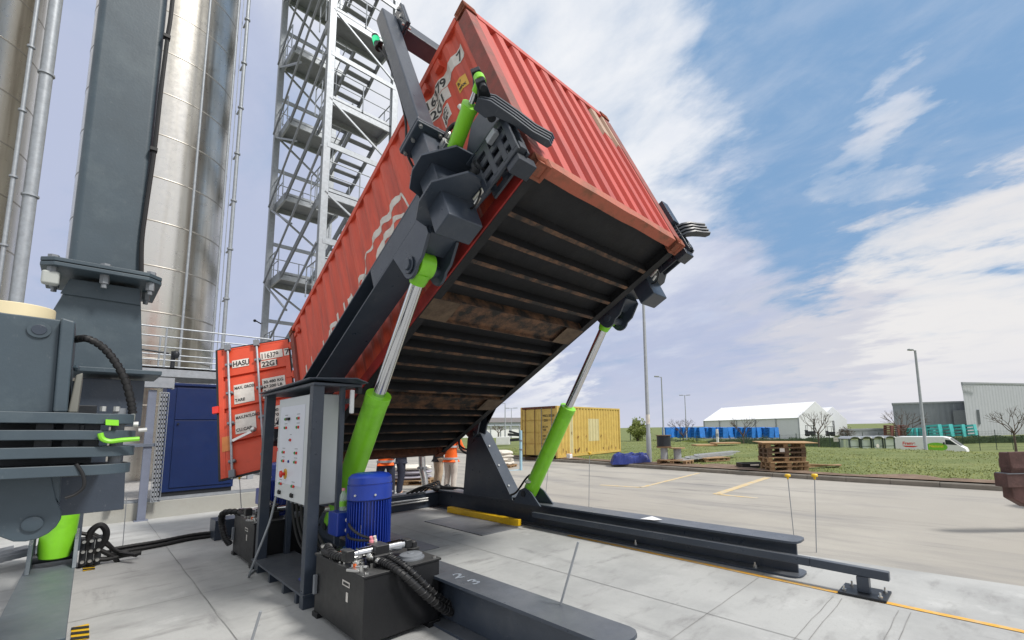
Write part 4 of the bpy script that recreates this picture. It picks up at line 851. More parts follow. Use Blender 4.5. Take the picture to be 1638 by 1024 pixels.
# ------------------------------------------------------------------ tilting frame, same local axes as the container
def tilter():
    t=thing('tilting_frame','dark grey steel tilting frame clamped under and around the red container','container tilter',(0,0,EZ),(0,-TILT,0))
    for side in (0,1):
        Y=(lambda v: v) if side==0 else (lambda v: W_-v)
        def bx(mb,u0,u1,v0,v1,w0,w1): a,b=sorted((Y(v0),Y(v1))); return mb.box(u0,u1,a,b,w0,w1)
        mb=MB(); bx(mb,.35,5.15,-.42,-.10,.29,.31); bx(mb,.35,5.15,-.42,-.10,.54,.56); bx(mb,.35,5.15,-.27,-.25,.311,.539); b=mb.build('side_beam','steel',t,bevel=.003)
        mb=MB(); bx(mb,3.90,5.0,-.419,-.405,.312,.538); bx(mb,3.885,3.899,-.415,-.271,.312,.538); mb.build('cover_plate','steel',b,bevel=.002)
        p=MB(); bx(p,5.13,5.37,-.48,-.14,-.14,.93); p=p.build('post','steel',t,bevel=.014)
        mb=MB(); bx(mb,5.07,5.44,-.55,-.09,.93,.965); bx(mb,5.07,5.44,-.55,-.09,.967,1.0); f=mb.build('post_flange','steel',p,bevel=.01)
        mb=MB()
        for u in (5.10,5.255,5.41):
            for v in (-.515,-.32,-.125):
                if u==5.255 and v==-.32: continue
                mb.cyl((u,Y(v),.90),(u,Y(v),1.03),.017,n=6)
        mb.build('bolts','inox',f)
        mb=MB(); bx(mb,5.165,5.335,-.44,-.265,1.0,3.24); mb.build('upper_post','steel',p,bevel=.018)
        mb=MB(); bx(mb,5.04,5.46,-.262,-.237,2.94,3.34); bx(mb,5.04,5.46,-.235,-.21,2.94,3.34); e=mb.build('joint_plate','steel',p,bevel=.008)
        mb=MB()
        for u in (5.1,5.4):
            for w in (2.96,3.12,3.28): mb.cyl((u,Y(-.285),w),(u,Y(-.185),w),.016,n=6)
        mb.build('bolts','inox',e)
        # gusset plates around the post
        for w0,u0,u1,vo in ((.14,4.92,5.62,-.585),(.50,4.95,5.60,-.585)):
            g=MB().prism([(u0,Y(-.27),w0),(u0+.08,Y(vo+.06),w0),(u0+.26,Y(vo),w0),(u1-.22,Y(vo),w0),(u1,Y(vo+.22),w0),(u1,Y(-.10),w0),(u0,Y(-.10),w0)],(0,0,.025)).build('gusset_plate','steel',t,bevel=.003)
        # side plate along the container and sloped back plate behind the claw cylinder
        MB().prism([(4.75,Y(-.085),.27),(5.55,Y(-.085),.16),(6.02,Y(-.085),.26),(6.02,Y(-.085),.70),(5.92,Y(-.085),.98),(5.62,Y(-.085),1.0),(5.25,Y(-.085),.62),(4.9,Y(-.085),.56)],(0,.02 if side==0 else -.02,0)).build('side_plate','steel',t,bevel=.003)
        MB().prism([(5.50,Y(-.105),.45),(5.98,Y(-.105),.45),(5.98,Y(-.20),.47),(5.50,Y(-.22),.47)],(0,0,.02)).build('shelf_plate','steel',t,bevel=.003)
        # lug for the lift cylinder
        mb=MB()
        for v in (-.42,-.13):
            pts=[(4.36,.30),(4.95,.30),(4.95,-.02),(4.72,-.10),(4.55,-.12)]
            pts=[(4.36,.295),(4.98,.295),(4.98,.05),(4.80,-.07)]+[(4.60+.13*math.cos(a),-.0+.13*math.sin(a)) for a in [R_(-40-20*k) for k in range(7)]]
            mb.prism([(u,Y(v),w) for u,w in pts],(0,.028 if side==0 else -.028,0))
        lg=mb.build('cylinder_lug','steel',t,bevel=.003)
        MB().cyl((4.60,Y(-.46),.0),(4.60,Y(-.08),.0),.055).cyl((4.60,Y(-.44),.0),(4.60,Y(-.425),.0),.085).build('pin','steel',lg,bevel=.006)
        mb=MB(); bx(mb,4.74,4.99,-.391,-.131,.06,.288); mb.build('lug_web','steel',lg,bevel=.003)
        # twist lock bracket with slots beside the corner casting
        br=thing('clamp_bracket',None,None); br.parent=t
        mb=MB()
        for v0,v1 in ((-.225,-.20),(-.125,-.10)):
            for w0,w1 in ((.0,.065),(.125,.185),(.25,.31),(.37,.44)): bx(mb,5.58,6.07,v0,v1,w0,w1)
            for u0 in (5.58,5.745,5.89,6.005): bx(mb,u0,u0+.062,v0-.003,v1+.003,.030,.40)
        bx(mb,5.60,6.08,-.199,-.126,.36,.41); bx(mb,5.96,6.08,-.199,-.126,.02,.10)
        mb.build('slotted_frame','steeld',br,bevel=.008); mb=MB(); bx(mb,5.84,5.96,-.275,-.226,.30,.36); mb.build('sensor_box','galv',br,bevel=.006)
        mb=MB(); bx(mb,5.88,6.03,-.21,-.02,-.07,.02); mb.build('locking_block','steeld',br,bevel=.008)
        mb=MB().cyl((5.42,Y(-.20),.30),(5.66,Y(-.20),.30),.06).cyl((5.46,Y(-.20),.30),(5.50,Y(-.20),.30),.085).cyl((5.60,Y(-.20),.30),(5.63,Y(-.20),.30),.08); mb.build('lock_actuator','dark',br)
        lp=[(5.46,Y(-.16),.33),(5.36,Y(-.20),.22),(5.34,Y(-.22),.08),(5.44,Y(-.22),.02),(5.53,Y(-.2),.10),(5.50,Y(-.17),.22),(5.55,Y(-.15),.30)]
        MB().tube(spline(lp,8),.009,8).build('hose_loop','rubber',br); MB().cyl((5.42,Y(-.19),.12),(5.58,Y(-.17),.13),.02,n=10).cyl((5.42,Y(-.2),.06),(5.49,Y(-.19),.08),.016,n=8).build('fittings','inox',br)
        # claw of four curved plates
        c=thing('claw',None,None); c.parent=t
        piv=V((6.00,-.30))
        closed=[(-.04,-.08),(.05,-.09),(.10,-.02),(.135,.15),(.155,.30),(.195,.42),(.175,.455),(.135,.44),(.105,.32),(.08,.17),(.03,.05),(-.03,.01)]
        ang=0 if side==0 else R_(96)
        for w in (.22,.270,.320,.370):
            pts=[]
            for a,b in closed:
                a,b=(a*math.cos(ang)+b*math.sin(ang),-a*math.sin(ang)+b*math.cos(ang)) if side else (a,b)
                pts.append((piv.x+a,Y(piv.y+b+.75*(w-.295)),.50+(w-.295)*1.15-.66*b))
            if side:
                pts=[]
                for a,b in [(-.06,-.06),(.05,-.07),(.16,-.14),(.24,-.26),(.28,-.42),(.33,-.56),(.29,-.60),(.235,-.56),(.20,-.44),(.15,-.30),(.08,-.16),(.0,-.04)]:
                    pts.append((piv.x-.02+a*.95,Y(piv.y+.28+b*.85),w))
            MB().prism(pts,(0,.0,.027) if side else (0,.016,.026)).build('claw_plate','steeld',c,bevel=.004)
        MB().cyl((piv.x,Y(piv.y),.06 if side else .40),(piv.x,Y(piv.y),.66),.035).build('pivot_pin','dark',c)
        if side==0:
            q0=V((5.52,-.30,.64)); q1=V((6.12,-.42,.64))
            MB().prism([(piv.x-.07,-.26,.56),(piv.x+.06,-.27,.56),(q1.x+.05,q1.y-.01,.56),(q1.x-.01,q1.y-.055,.56),(q1.x-.06,q1.y,.56),(piv.x-.08,-.33,.56)],(0,0,.05)).build('lever','dark',c,bevel=.006)
            mb=MB().prism([(piv.x-.07,-.26,.70),(piv.x+.06,-.27,.70),(q1.x+.05,q1.y-.01,.70),(q1.x-.01,q1.y-.055,.70),(q1.x-.06,q1.y,.70),(piv.x-.08,-.33,.70)],(0,0,.05)).build('lever','dark',c,bevel=.006)
            MB().cyl(tuple(q1-V((0,0,.12))),tuple(q1+V((0,0,.12))),.028).build('lever_pin','dark',c)
            k=thing('claw_cylinder',None,None); k.parent=t; m=q0+(q1-q0)*.60
            d=(q1-q0).normalized(); MB()._lathe(q0,d,[(-.05,.03),(-.04,.060),(.0,.063),((m-q0).length-.03,.063),((m-q0).length,.070),((m-q0).length+.03,.070),((m-q0).length+.032,.03)],24).build('barrel','green',k); MB().cyl(tuple(m),tuple(q1-d*.04),.022).build('rod','chrome',k); MB().cyl(tuple(q1-V((0,0,.03))),tuple(q1+V((0,0,.03))),.045).cyl(tuple(q1-d*.1),tuple(q1-d*.03),.030).build('rod_eye','green',k)
            n=V((0,-.5,.8)).normalized(); MB().cyl(tuple(m-d*.06),tuple(m-d*.06+n*.1),.02,n=10).build('port','inox',k)
            MB().obox(q0+V((-.12,-.0,.13)),(.07,0,0),(0,.04,0),(0,0,.035)).cyl((5.38,-.32,.80),(5.46,-.32,.80),.03).cyl((5.40,-.27,.86),(5.52,-.29,.84),.022).build('valve_block','inox',k,bevel=.005)
            MB().tube(spline([(5.44,-.3,.84),(5.48,-.26,.96),(5.57,-.24,.95),(5.6,-.28,.82)],8),.02,10).build('hose','rubber',k)
        else:
            mb=MB(); bx(mb,5.90,6.10,-.16,-.02,.42,.78); mb.build('side_block','steel',t,bevel=.006)
        # hinge arm at the lower end
        mb=MB()
        for v in (-.40,-.22): mb.prism([(u,Y(v),w) for u,w in [(.55,.29),(1.48,.29),(1.50,.54),(1.40,.57),(1.36,.30),(1.10,.12),(.98,.0),(.80,-.02),(.70,.06)]],(0,.03 if side==0 else -.03,0))
        mb.build('hinge_arm','steel',t,bevel=.004)
        MB().cyl((.87,Y(-.45),.05),(.87,Y(-.15),.05),.06).build('hinge_pin','dark',t)
        mb=MB(); bx(mb,.1,.3,-.44,-.06,.30,.50); mb.box(.0,.1,*sorted((Y(-.30),Y(.06))),.33,.45) ; mb.build('rear_hook','dark',t,bevel=.006)
        MB().tube(spline([(.3,Y(-.3),.3),(.15,Y(-.34),.1),(.35,Y(-.36),-.12),(.7,Y(-.34),-.05)],8),.022,10).tube(spline([(.3,Y(-.26),.3),(.22,Y(-.3),.12),(.42,Y(-.32),-.06),(.72,Y(-.3),.0)],8),.018,10).build('hose_loop','rubber',t)
    MB().box(5.15,5.35,-.209,W_+.209,3.03,3.23).build('cross_tube','steel',t,bevel=.012)
    bc=thing('beacon',None,None); bc.parent=t
    c0=V((5.08,-.44,2.95)); MB().bar((5.16,-.45,2.80),tuple(c0-V((0,0,.12))),.05,.02).cyl(tuple(c0-V((0,0,.14))),tuple(c0-V((0,0,.05))),.038).cyl(tuple(c0+V((0,0,.055))),tuple(c0+V((0,0,.10))),.04).build('beacon_body','black',bc); MB().cyl(tuple(c0-V((0,0,.05))),tuple(c0+V((0,0,.055))),.042).build('beacon_lens','greenlens',bc)
    MB().tube(spline([tuple(c0-V((0,0,.12))),(5.145,-.43,2.5),(5.14,-.4,2.0),(5.13,-.42,1.45),(5.05,-.45,1.05),(5.03,-.40,.8),(5.08,-.5,.64),(5.14,-.46,.62)],8),.012,8).build('cable','rubber',t)
    return t
tilter()
# ------------------------------------------------------------------ base frame
def base():
    t=thing('base_frame','dark grey floor frame with long rails and stanchions carrying the tilted container','base frame',(0,0,0))
    for side in (0,1):
        y0,y1,zt,xe=((2.74,3.06,.375,6.38) if side else (-.29,-.02,.40,6.32))
        ym=(y0+y1)/2
        r=MB()
        def plan(z,h,e): # flange with a rounded far end
            a=[(xe-.09+.09*math.sin(R_(k)),) for k in (0,30,60,90)]
            pts=[(-1.0,y0),(xe-.10,y0)]+[(xe-.10+.10*math.sin(R_(k)),y0+.10-.10*math.cos(R_(k))) for k in (30,60,90)]+[(xe-.10+.10*math.cos(R_(k)),y1-.10+.10*math.sin(R_(k))) for k in (0,30,60,90)]+[(-1.0,y1)]
            r.prism([(x,y,z) for x,y in pts],(0,0,h))
        plan(.005,.022,0); plan(zt-.025,.025,0); r.box(-1,xe-.06,ym-.015,ym+.015,.028,zt-.026)
        o=r.build('rail','steel',t,bevel=.003)
        mb=MB()
        for x in ((4.3,5.9) if side else (5.9,)): mb.cyl((x,y0+.05,.027),(x,y0+.05,.055),.022,n=6).cyl((x,y0+.05,.055),(x,y0+.05,.085),.011,n=8)
        mb.build('anchor_bolts','inox',o)
        if not side:
            mb=MB(); a_=V((.35,.94,0)); b_=V((-.94,.35,0))
            flat_text(mb,'2',.17,(4.62,-.22,zt+.002),a_,b_,bold=.004); flat_text(mb,'3',.17,(4.86,-.21,zt+.002),V((.1,1,0)),V((-1,.1,0)),bold=.004); mb.build('chalk_mark','chalk',o,recalc=False)
        if side:
            g=MB().box(2.35,6.5,2.665,2.735,.175,.255).add([(6.5,2.665,.175),(6.5,2.735,.175),(6.5,2.735,.255),(6.5,2.665,.255),(7.16,2.66,.165),(7.16,2.73,.165),(7.16,2.73,.245),(7.16,2.66,.245)],[(0,1,5,4),(1,2,6,5),(2,3,7,6),(3,0,4,7),(4,5,6,7),(3,2,1,0)]).build('guide_tube','steel',t,bevel=.008)
            MB().box(6.90,7.00,2.65,2.74,.03,.168).build('guide_foot','steel',g,bevel=.004); f=MB().box(6.76,7.14,2.55,2.86,.009,.029).build('foot_plate','dark',g,bevel=.004)
            mb=MB()
            for x,y in ((6.80,2.62),(6.83,2.80),(7.09,2.60),(7.10,2.79)): mb.cyl((x,y,.029),(x,y,.045),.02,n=6).cyl((x,y,.045),(x,y,.075),.009,n=8)
            mb.build('anchor_bolts','inox',g)
        # stanchion
        ys=(2.73,2.97) if side else (-.29,-.05)
        z0=zt+.001
        s=MB().prism([(.29,ys[0],z0),(1.80,ys[0],z0),(.86,ys[0],1.52),(.70,ys[0],1.60),(.52,ys[0],1.56),(.42,ys[0],1.44)],(0,ys[1]-ys[0],0)).build('stanchion','steel',t,bevel=.006)
        mb=MB()
        for k in (.2,.5,.8): p=V((1.80,0,z0)).lerp(V((.86,0,1.52)),k); mb.cyl((p.x-.01,ys[0]+.05,p.z),(p.x+.02,ys[0]+.05,p.z+.012),.018,n=8)
        mb.build('bolts','inox',s); MB().box(1.62,1.84,ys[0]+.02,ys[1]-.02,z0,z0+.05).build('foot_bracket','dark',s,bevel=.004)
        # cylinder foot bracket
        yc=2.76 if side else -.24
        for dy in (-.155,.13): MB().prism([(1.95,yc+dy,z0),(2.62,yc+dy,z0),(2.40,yc+dy,z0+.20),(2.25,yc+dy,z0+.27),(2.12,yc+dy,z0+.22)],(0,.025,0)).build('foot_lug','steel',t,bevel=.003)
        MB().cyl((2.22,yc-.17,.54),(2.22,yc+.17,.54),.05).build('foot_pin','dark',t)
    # cross beam joining the rails under the door end, with pipes
    MB().box(-1.25,-.85,-.9,3.3,.006,.30).build('cross_beam','steel',t,bevel=.006)
    for y,l in ((.1,.9),(1.2,1.4)): MB().box(-1.2,-.9,y,y+l,.302,.325).build('cover_plate','galv2',t,bevel=.003)
    mb=MB()
    for z in (.16,.21): mb.tube([(-.80,-.2,z),(-.80,2.6,z)],.018,10)
    mb.build('hydraulic_pipe','inox',t)
    mb=MB()
    for k in range(5): mb.tube(spline([(-.95,2.2+.1*k,.33),(-.8,2.5+.08*k,.45+.02*k),(-.6,2.8,.36+.02*k),(-.2,2.95,.42),(.3,2.9,.41)],6),.02,8)
    mb.blob((-.7,2.75,.40),(.10,.10,.07)).blob((-.55,2.9,.42),(.07,.07,.06)); mb.build('hose_bundle','rubber',t)
    return t
base()
def lift(label,y,top,bot,ml):
    p0,p1=V((bot[0],y,bot[1])),V((top[0],y,top[1])); d=(p1-p0).normalized(); t=thing('hydraulic_cylinder',label,'hydraulic cylinder',p0)
    l=(p1-p0).length
    MB()._lathe(p0,d,[(-.08,.07),(-.05,.11),(.06,.122),(ml-.09,.122),(ml-.088,.127),(ml,.127),(ml,.085)],40).build('barrel','green',t,world=True,bevel=.003)
    MB().cyl(tuple(p0+d*(ml-.02)),tuple(p1-d*.09),.062,n=32).build('rod','chrome',t,world=True)
    e=MB()._lathe(p1-V((0,.085,0)),V((0,1,0)),[(0,.09),(.012,.12),(.158,.12),(.17,.09)],32)._lathe(p1-d*.2,d,[(0,.07),(.02,.078),(.12,.10)],24).build('rod_eye','green',t,world=True)
    MB()._lathe(p0+d*.25+V((0,-.12,0)),V((0,-1,0)),[(0,.035),(.06,.03),(.06,.02),(.09,.02)],10).build('port','inox',t,world=True)
    MB().tube(spline([p0+d*.25+V((-.13,0,.09)),p0+d*.25+V((-.25,0,.0)),p0+V((-.35,0,-.02)),p0+V((-.6,.02,-.1))],6),.018,8).build('hose','rubber',t,world=True)
lift('lime green hydraulic cylinder standing behind the blue motor on the left side',-.29,(4.135,3.165),(2.20,.54),1.80)
lift('lime green hydraulic cylinder at the right side, in front of the yellow container',2.74,(3.985,3.20),(2.22,.54),1.67)
mb=MB().prism([(0,2.56,.010),(2.02,2.56,.010),(2.10,2.60,.010),(2.10,2.66,.010),(0,2.66,.010)],(0,0,.105)); simple('wheel_guide',mb,'yellow','bright yellow steel wheel guide lying along the right rail','wheel guide',bevel=.008)
simple('floor_plate',MB().box(.45,2.16,1.83,2.55,.005,.017),'sheet','grey steel plate lying on the concrete in front of the yellow guide','floor plate',bevel=.003)
simple('floor_plate',MB().box(.30,2.25,.20,1.06,.005,.017),'sheet','grey steel plate lying on the concrete behind the blue motor','floor plate',bevel=.003)
q=onz(1042,831,.378); simple('paper_sheet',MB().sheet([(q.x-.14,q.y-.06,.380),(q.x+.1,q.y-.09,.395),(q.x+.14,q.y+.05,.382),(q.x-.05,q.y+.10,.40)]),'paper','crumpled white paper lying on top of the right rail','paper')
# ------------------------------------------------------------------ second tilting unit at the left edge (lowered)
def unit2():
    t=thing('lowered_tilting_unit','teal grey steel column and claw of a second lowered tilting unit at the left edge','container tilter',(0,0,0))
    S2='steel2'
    X=4.2; X5_=4.66
    yl=onx(108,418,X).y; yr=onx(225,438,X).y; zf=onx(165,440,X).z
    p=MB().box(X-.30,X,yl,yr,zf+.03,7.0).build('column','steel2',t,bevel=.035,seg=3)
    fl=MB()
    ya,yb=onx(66,425,X).y,onx(256,462,X).y
    fl.prism([(X-.46,ya,zf),(X+.10,ya,zf),(X+.15,ya+.05,zf),(X+.15,yb-.06,zf),(X+.08,yb,zf),(X-.46,yb,zf)],(0,0,.022)).prism([(X-.46,ya,zf-.026),(X+.10,ya,zf-.026),(X+.15,ya+.05,zf-.026),(X+.15,yb-.06,zf-.026),(X+.08,yb,zf-.026),(X-.46,yb,zf-.026)],(0,0,.022)); f=fl.build('flange',S2,t,bevel=.004)
    mb=MB()
    for y in (ya+.045,(ya+yb)/2,yb-.05):
        for x in (X+.10,X-.18): mb.cyl((x,y,zf-.075),(x,y,zf-.02),.02,n=6).cyl((x,y,zf-.10),(x,y,zf-.07),.012,n=8).cyl((x,y,zf+.022),(x,y,zf+.04),.022,n=6)
    mb.build('flange_bolts','galv2',f)
    MB().box(X+.07,X+.12,ya+.01,ya+.075,zf-.125,zf-.05).build('plastic_cover',mat('milky_plastic',(.40,.42,.40),.4),f,bevel=.012)
    # black cable down the right corner of the column
    pt=[onx(276,0,X+.02),onx(268,60,X+.02),onx(258,140,X+.02),onx(247,240,X+.02),onx(234,330,X+.02),onx(227,385,X+.02),onx(226,440,X+.02)]
    pt=[pt[0]+V((0,0,1.2))]+pt
    c=MB().tube(spline(pt,8),.011,8).build('cable','rubber',p)
    mb=MB()
    for i in (2,4): mb.box(pt[i].x-.02,pt[i].x+.02,pt[i].y-.02,pt[i].y+.014,pt[i].z-.01,pt[i].z+.01)
    mb.build('cable_clips','rubber',p)
    # flared lower column
    F=lambda *q: onx(q[0],q[1],X)
    pts=[F(112,446),F(225,463),F(228,596),F(85,584),F(85,495),F(98,474)]
    MB().prism(pts,(-.30,0,0)).build('lower_column',S2,t,bevel=.006)
    pts=[F(112,446),F(224,463),F(224,489),F(96,470)]
    MB().prism([q+V((.004,0,0)) for q in pts],(.008,0,0)).build('weld_collar',S2,t,bevel=.003)
    a,b=F(110,588),F(256,600); MB().box(X-.35,X+.10,a.y,b.y,b.z-.012,b.z+.014).build('ledge_plate',S2,t,bevel=.004)
    a,b=F(128,604),F(228,655); MB().box(X-.30,X-.02,a.y,b.y,b.z-.10,a.z).build('column_foot','steel',t,bevel=.004)
    X5=4.45; a=onx(88,740,X5); b=onx(200,824,X5); MB().prism([onx(88,735,X5),onx(201,742,X5),onx(198,815,X5),onx(92,826,X5)],(-.3,0,0)).build('foot_box','steel',t,bevel=.004)
    MB().box(-.2,X-.31,-2.43,-2.25,1.68,1.94).build('side_beam','steel',t,bevel=.004); MB().prism([(-.75,-2.44,.331),(.25,-2.44,.331),(.05,-2.44,1.679),(-.35,-2.44,1.679)],(0,.16,0)).build('stanchion','steel',t,bevel=.005); MB().box(X-.24,X5_,-2.42,-2.26,1.45,1.67).build('link_beam','steel',t)
    # front housing with round cover
    X6=5.0; G=lambda *q: onx(q[0],q[1],X6)
    MB().prism([G(-70,490),G(98,512),G(86,660),G(-70,660)],(-.35,0,0)).build('housing',S2,t,bevel=.006)
    MB().prism([G(98,510)+V((.04,0,0)),G(121,517)+V((.04,0,0)),G(108,660)+V((.04,0,0)),G(85,660)+V((.04,0,0))],(-.42,0,0)).build('housing_rib',S2,t,bevel=.008)
    MB().prism([G(121,600),G(133,596),G(124,660),G(108,660)],(-.3,0,0)).build('housing_web',mat('warm_grey_paint',(.17,.17,.15),.5),t,bevel=.006)
    c=G(63,528); MB()._lathe(c,V((1,0,0)),[(0,.034),(.008,.034),(.008,.024),(.0085,.024)],32).build('cover_ring',S2,t,bevel=.002); MB()._lathe(c+V((.0,0,0)),V((1,0,0)),[(0,.0215),(.011,.0215)],32).build('round_cover','steel',t,bevel=.002)
    c=G(15,508); r=(G(87,500).y-c.y); MB()._lathe(V((c.x-.12,c.y,c.z-.02)),V((0,0,1)),[(0,r),(G(15,481).z-c.z+.02,r)],40).build('cream_roller','cream',t,bevel=.004)
    mb=MB().blob(G(122,588)+V((-.02,0,0)),(.02,.01,.014),10,6,.5); mb.build('weld_bead',S2,t)
    # ribbed hose
    ph=[G(118,540)+V((-.06,0,0)),G(140,542),G(165,556),G(185,580),G(200,608),G(209,640),G(212,662)]
    path=spline(ph,10); rr=[]
    hs=MB().tube(path,.013,12).build('conduit','rubber',t); mb=MB(); 
    for i in range(1,len(path)-1,3):
        a,b=path[i],path[min(i+2,len(path)-1)]; mb.cyl(tuple(a),tuple(a+(b-a)*.96),.0165,.0155,14)
    mb.build('spiral_wrap','rubber',hs); MB().cyl(tuple(ph[-1]),tuple(ph[-1]-V((0,0,.03))),.010,n=10).build('fitting','inox',hs)
    # four claw plates
    X7=5.1; Q=lambda *q: onx(q[0],q[1],X7)
    for (p0,p1,h,mid) in (((-80,646,),(220,662),22,(120,654)),((-80,676),(221,688),20,(120,680)),((-80,706),(219,713),22,(120,707)),((-80,732),(212,741),22,(120,734))):
        za=Q(*p0); zb=Q(*p1); zm=Q(*mid); za.z=zb.z+.008; zm.z=zb.z+.003; th=abs(Q(p1[0],p1[1]).z-Q(p1[0],p1[1]+h*.72).z)
        mb=MB(); dy=zb.y
        n=12; arc=[(X7-.12+.10*math.cos(R_(a)),zb.y-.10+.10*math.sin(R_(a))) for a in (-10,10,30,50,70,90)]
        mb.prism([(X7,za.y,za.z-th),(X7,zm.y,zm.z-th)]+[(x,y,zb.z-th) for x,y in arc]+[(X7-.28,zb.y-.02,zb.z-th),(X7-.28,zb.y-.2,zb.z-th),(X7-.22,za.y,za.z-th)],(0,0,th)).build('claw_plate',S2,t,bevel=.003)
    MB().box(X7-.50,X7-.36,onx(-60,700,X7-.4).y,onx(150,700,X7-.4).y,Q(60,775).z,Q(60,640).z).build('claw_block','dark',t,bevel=.004)
    c=Q(205,690); MB().cyl((X7-.10,c.y-.03,Q(205,745).z),(X7-.10,c.y-.03,Q(205,652).z+.0),.022,n=20).build('claw_pin','galv2',t)
    a,b=Q(170,652),Q(200,652)
    for y in (Q(166,652).y,Q(188,655).y): MB().cyl((X7-.08,y,Q(180,657).z),(X7-.08,y,Q(180,649).z),.011,n=6).build('bolt','inox',t)
    MB().cyl((X7-.03,Q(222,688).y,Q(222,688).z),(X7-.03,Q(236,687).y,Q(236,687).z),.010,n=6).cyl((X7-.03,Q(214,678).y,Q(214,678).z),(X7-.03,Q(222,678).y,Q(222,678).z),.012,n=6).build('side_fitting','inox',t)
    g=MB().tube(spline([Q(160,693),Q(164,702),Q(176,706),Q(195,704),Q(223,702)],6),.010,8).build('green_hook','green',t); MB().prism([Q(169,671),Q(190,672),Q(190,681),Q(169,680)],(-.03,0,0)).build('green_tab','green',t)
    # distance pieces between the plates
    for px in (60,105,140): a=Q(px,735); MB().box(X7-.2,X7-.12,a.y-.02,a.y+.03,Q(px,728).z,Q(px,662).z).build('spacer','steel',t,bevel=.004)
    # lug with pivot pin in front of the lift cylinder
    X8=4.95; Lq=lambda *q: onx(q[0],q[1],X8)
    c=Lq(45,830); r=abs(Lq(45,866).z-c.z)
    out=[Lq(-60,790),Lq(20,757),Lq(80,752),Lq(90,800)]+[c+V((0,r*1.0*math.cos(R_(a)),r*math.sin(R_(a)))) for a in (10,-10,-30,-50,-70,-90,-110)]+[Lq(-60,838)]
    MB().prism(out,(-.06,0,0)).build('pivot_lug',S2,t,bevel=.004); MB()._lathe(Lq(52,838),V((1,0,0)),[(0,.031),(.01,.030),(.012,.027)],32).build('pivot_pin',S2,t)
    MB().prism([q_+V((-.004,0,0)) for q_ in (Lq(66,752),Lq(97,752),Lq(95,806),Lq(84,792),Lq(70,794))],(-.12,0,0)).build('lug_rib',S2,t,bevel=.004)
    MB().tube(spline([Q(122,742),Q(133,760),Q(134,778),Q(122,790),Q(104,797)],6),.006,8).build('loop_cable','rubber',t)
    # floor rail
    r=MB().prism([(-1.5,-2.62,.30),(3.45,-2.66,.30),(3.45,-2.325,.30),(-1.5,-2.29,.30)],(0,0,.03)).box(-1.4,3.4,-2.49,-2.46,.03,.299).box(-1.4,3.45,-2.64,-2.32,.005,.03).build('floor_rail',S2,t,bevel=.004)
    for y0 in (-2.625,-2.33): MB().prism([(.55,y0,.331),(1.2,y0,.331),(1.05,y0,.58),(.85,y0,.66),(.6,y0,.60)],(0,.03,0)).build('foot_lug',S2,r,bevel=.003)
    cyl=thing('hydraulic_cylinder','fat lime green hydraulic cylinder standing on the floor rail at the left edge','hydraulic cylinder',(.9,-2.46,.42))
    p0=V((.90,-2.455,.42)); p1=V((.98,-2.40,1.55)); d=(p1-p0).normalized(); l=(p1-p0).length
    MB()._lathe(p0,d,[(-.02,.07),(.0,.115),(.12,.125),(l*.75,.125),(l*.752,.13),(l*.77,.13),(l*.77,.08)],44).build('barrel','green',cyl,world=True); MB().cyl(tuple(p0+d*l*.76),tuple(p1),.06).build('rod','chrome',cyl,world=True); MB().cyl((p0.x,p0.y-.14,p0.z),(p0.x,p0.y+.14,p0.z),.05).build('foot_pin','dark',cyl,world=True)
    return t
unit2()
# ------------------------------------------------------------------ manifold and hoses on the floor
t=thing('hose_manifold','black hydraulic manifold block with looped hoses standing on the floor beside the lowered unit','manifold',onz(155,905))
b=t.location.copy()
w0=onx(135,870,b.x)
mb=MB()
for k in range(3): y=onx(132+12*k,890,b.x).y; mb.box(b.x-.12,b.x+.02,y-.03,y+.03,.02,.36)
mb.build('block','dark',t,world=True,bevel=.006); mb=MB()
for k in range(3):
    y=onx(132+12*k,890,b.x).y
    for z in (.08,.2,.32): mb.cyl((b.x+.02,y,z),(b.x+.07,y,z),.018,n=8)
mb.build('fittings','inox',t,world=True); mb=MB()
H0=lambda px,py: onx(px,py,b.x)
mb.tube(spline([H0(140,880),H0(145,852),H0(160,840),H0(170,850),H0(166,868),H0(150,885)],8),.035,10)
mb.tube(spline([H0(125,852),H0(150,858),H0(172,872),H0(190,884),H0(215,882)+V((.3,0,0))],8),.022,8).tube(spline([H0(160,880),H0(180,890),H0(188,900),H0(182,905)],8),.026,8).tube(spline([H0(140,850),H0(165,862),H0(185,880),H0(205,884)],8),.018,8).tube(spline([H0(150,895),H0(172,894),H0(200,888),H0(226,884)],8),.03,8)
mb.build('hose_loops','rubber',t,world=True)
mb=MB()
for k,(dy,dz,r) in enumerate(((0,.0,.028),(.06,.0,.026),(.03,.05,.024),(-.05,.01,.022))):
    pts=[onz(172,890)+V((dy,dy*.4,.04+dz)),onz(205,884)+V((dy,dy*.4,.04+dz)),onz(250,876)+V((dy*.6,dy,.035+dz)),onz(310,864)+V((dy*.6,dy,.035+dz)),onz(368,860)+V((dy*.6,dy,.035+dz)),V((.15,-.6,.05+dz))]
    pa=spline(pts,14); mb.tube(pa,[r*(1+.10*(i%2)) for i in range(len(pa))],10)
simple('hose_bundle',mb,'rubber','bundle of thick black hydraulic hoses snaking across the concrete to the rear power unit','hoses',smooth=20)
def tape(x,y,l,w,label):
    t=thing('hazard_tape',label,'tape',(x,y,0)); MB().sheet([(-l/2,-w/2,.009),(l/2,-w/2,.009),(l/2,w/2,.009),(-l/2,w/2,.009)]).build('tape','yellow',t,recalc=False); mb=MB()
    for k in range(3): x0=-l/2+l*(k+.1)/3; mb.sheet([(x0,-w/2,.0135),(x0+l/6,-w/2,.0135),(min(l/2,x0+l/6+.06),w/2,.0135),(x0+.06,w/2,.0135)])
    mb.build('stripes','ink',t,recalc=False)
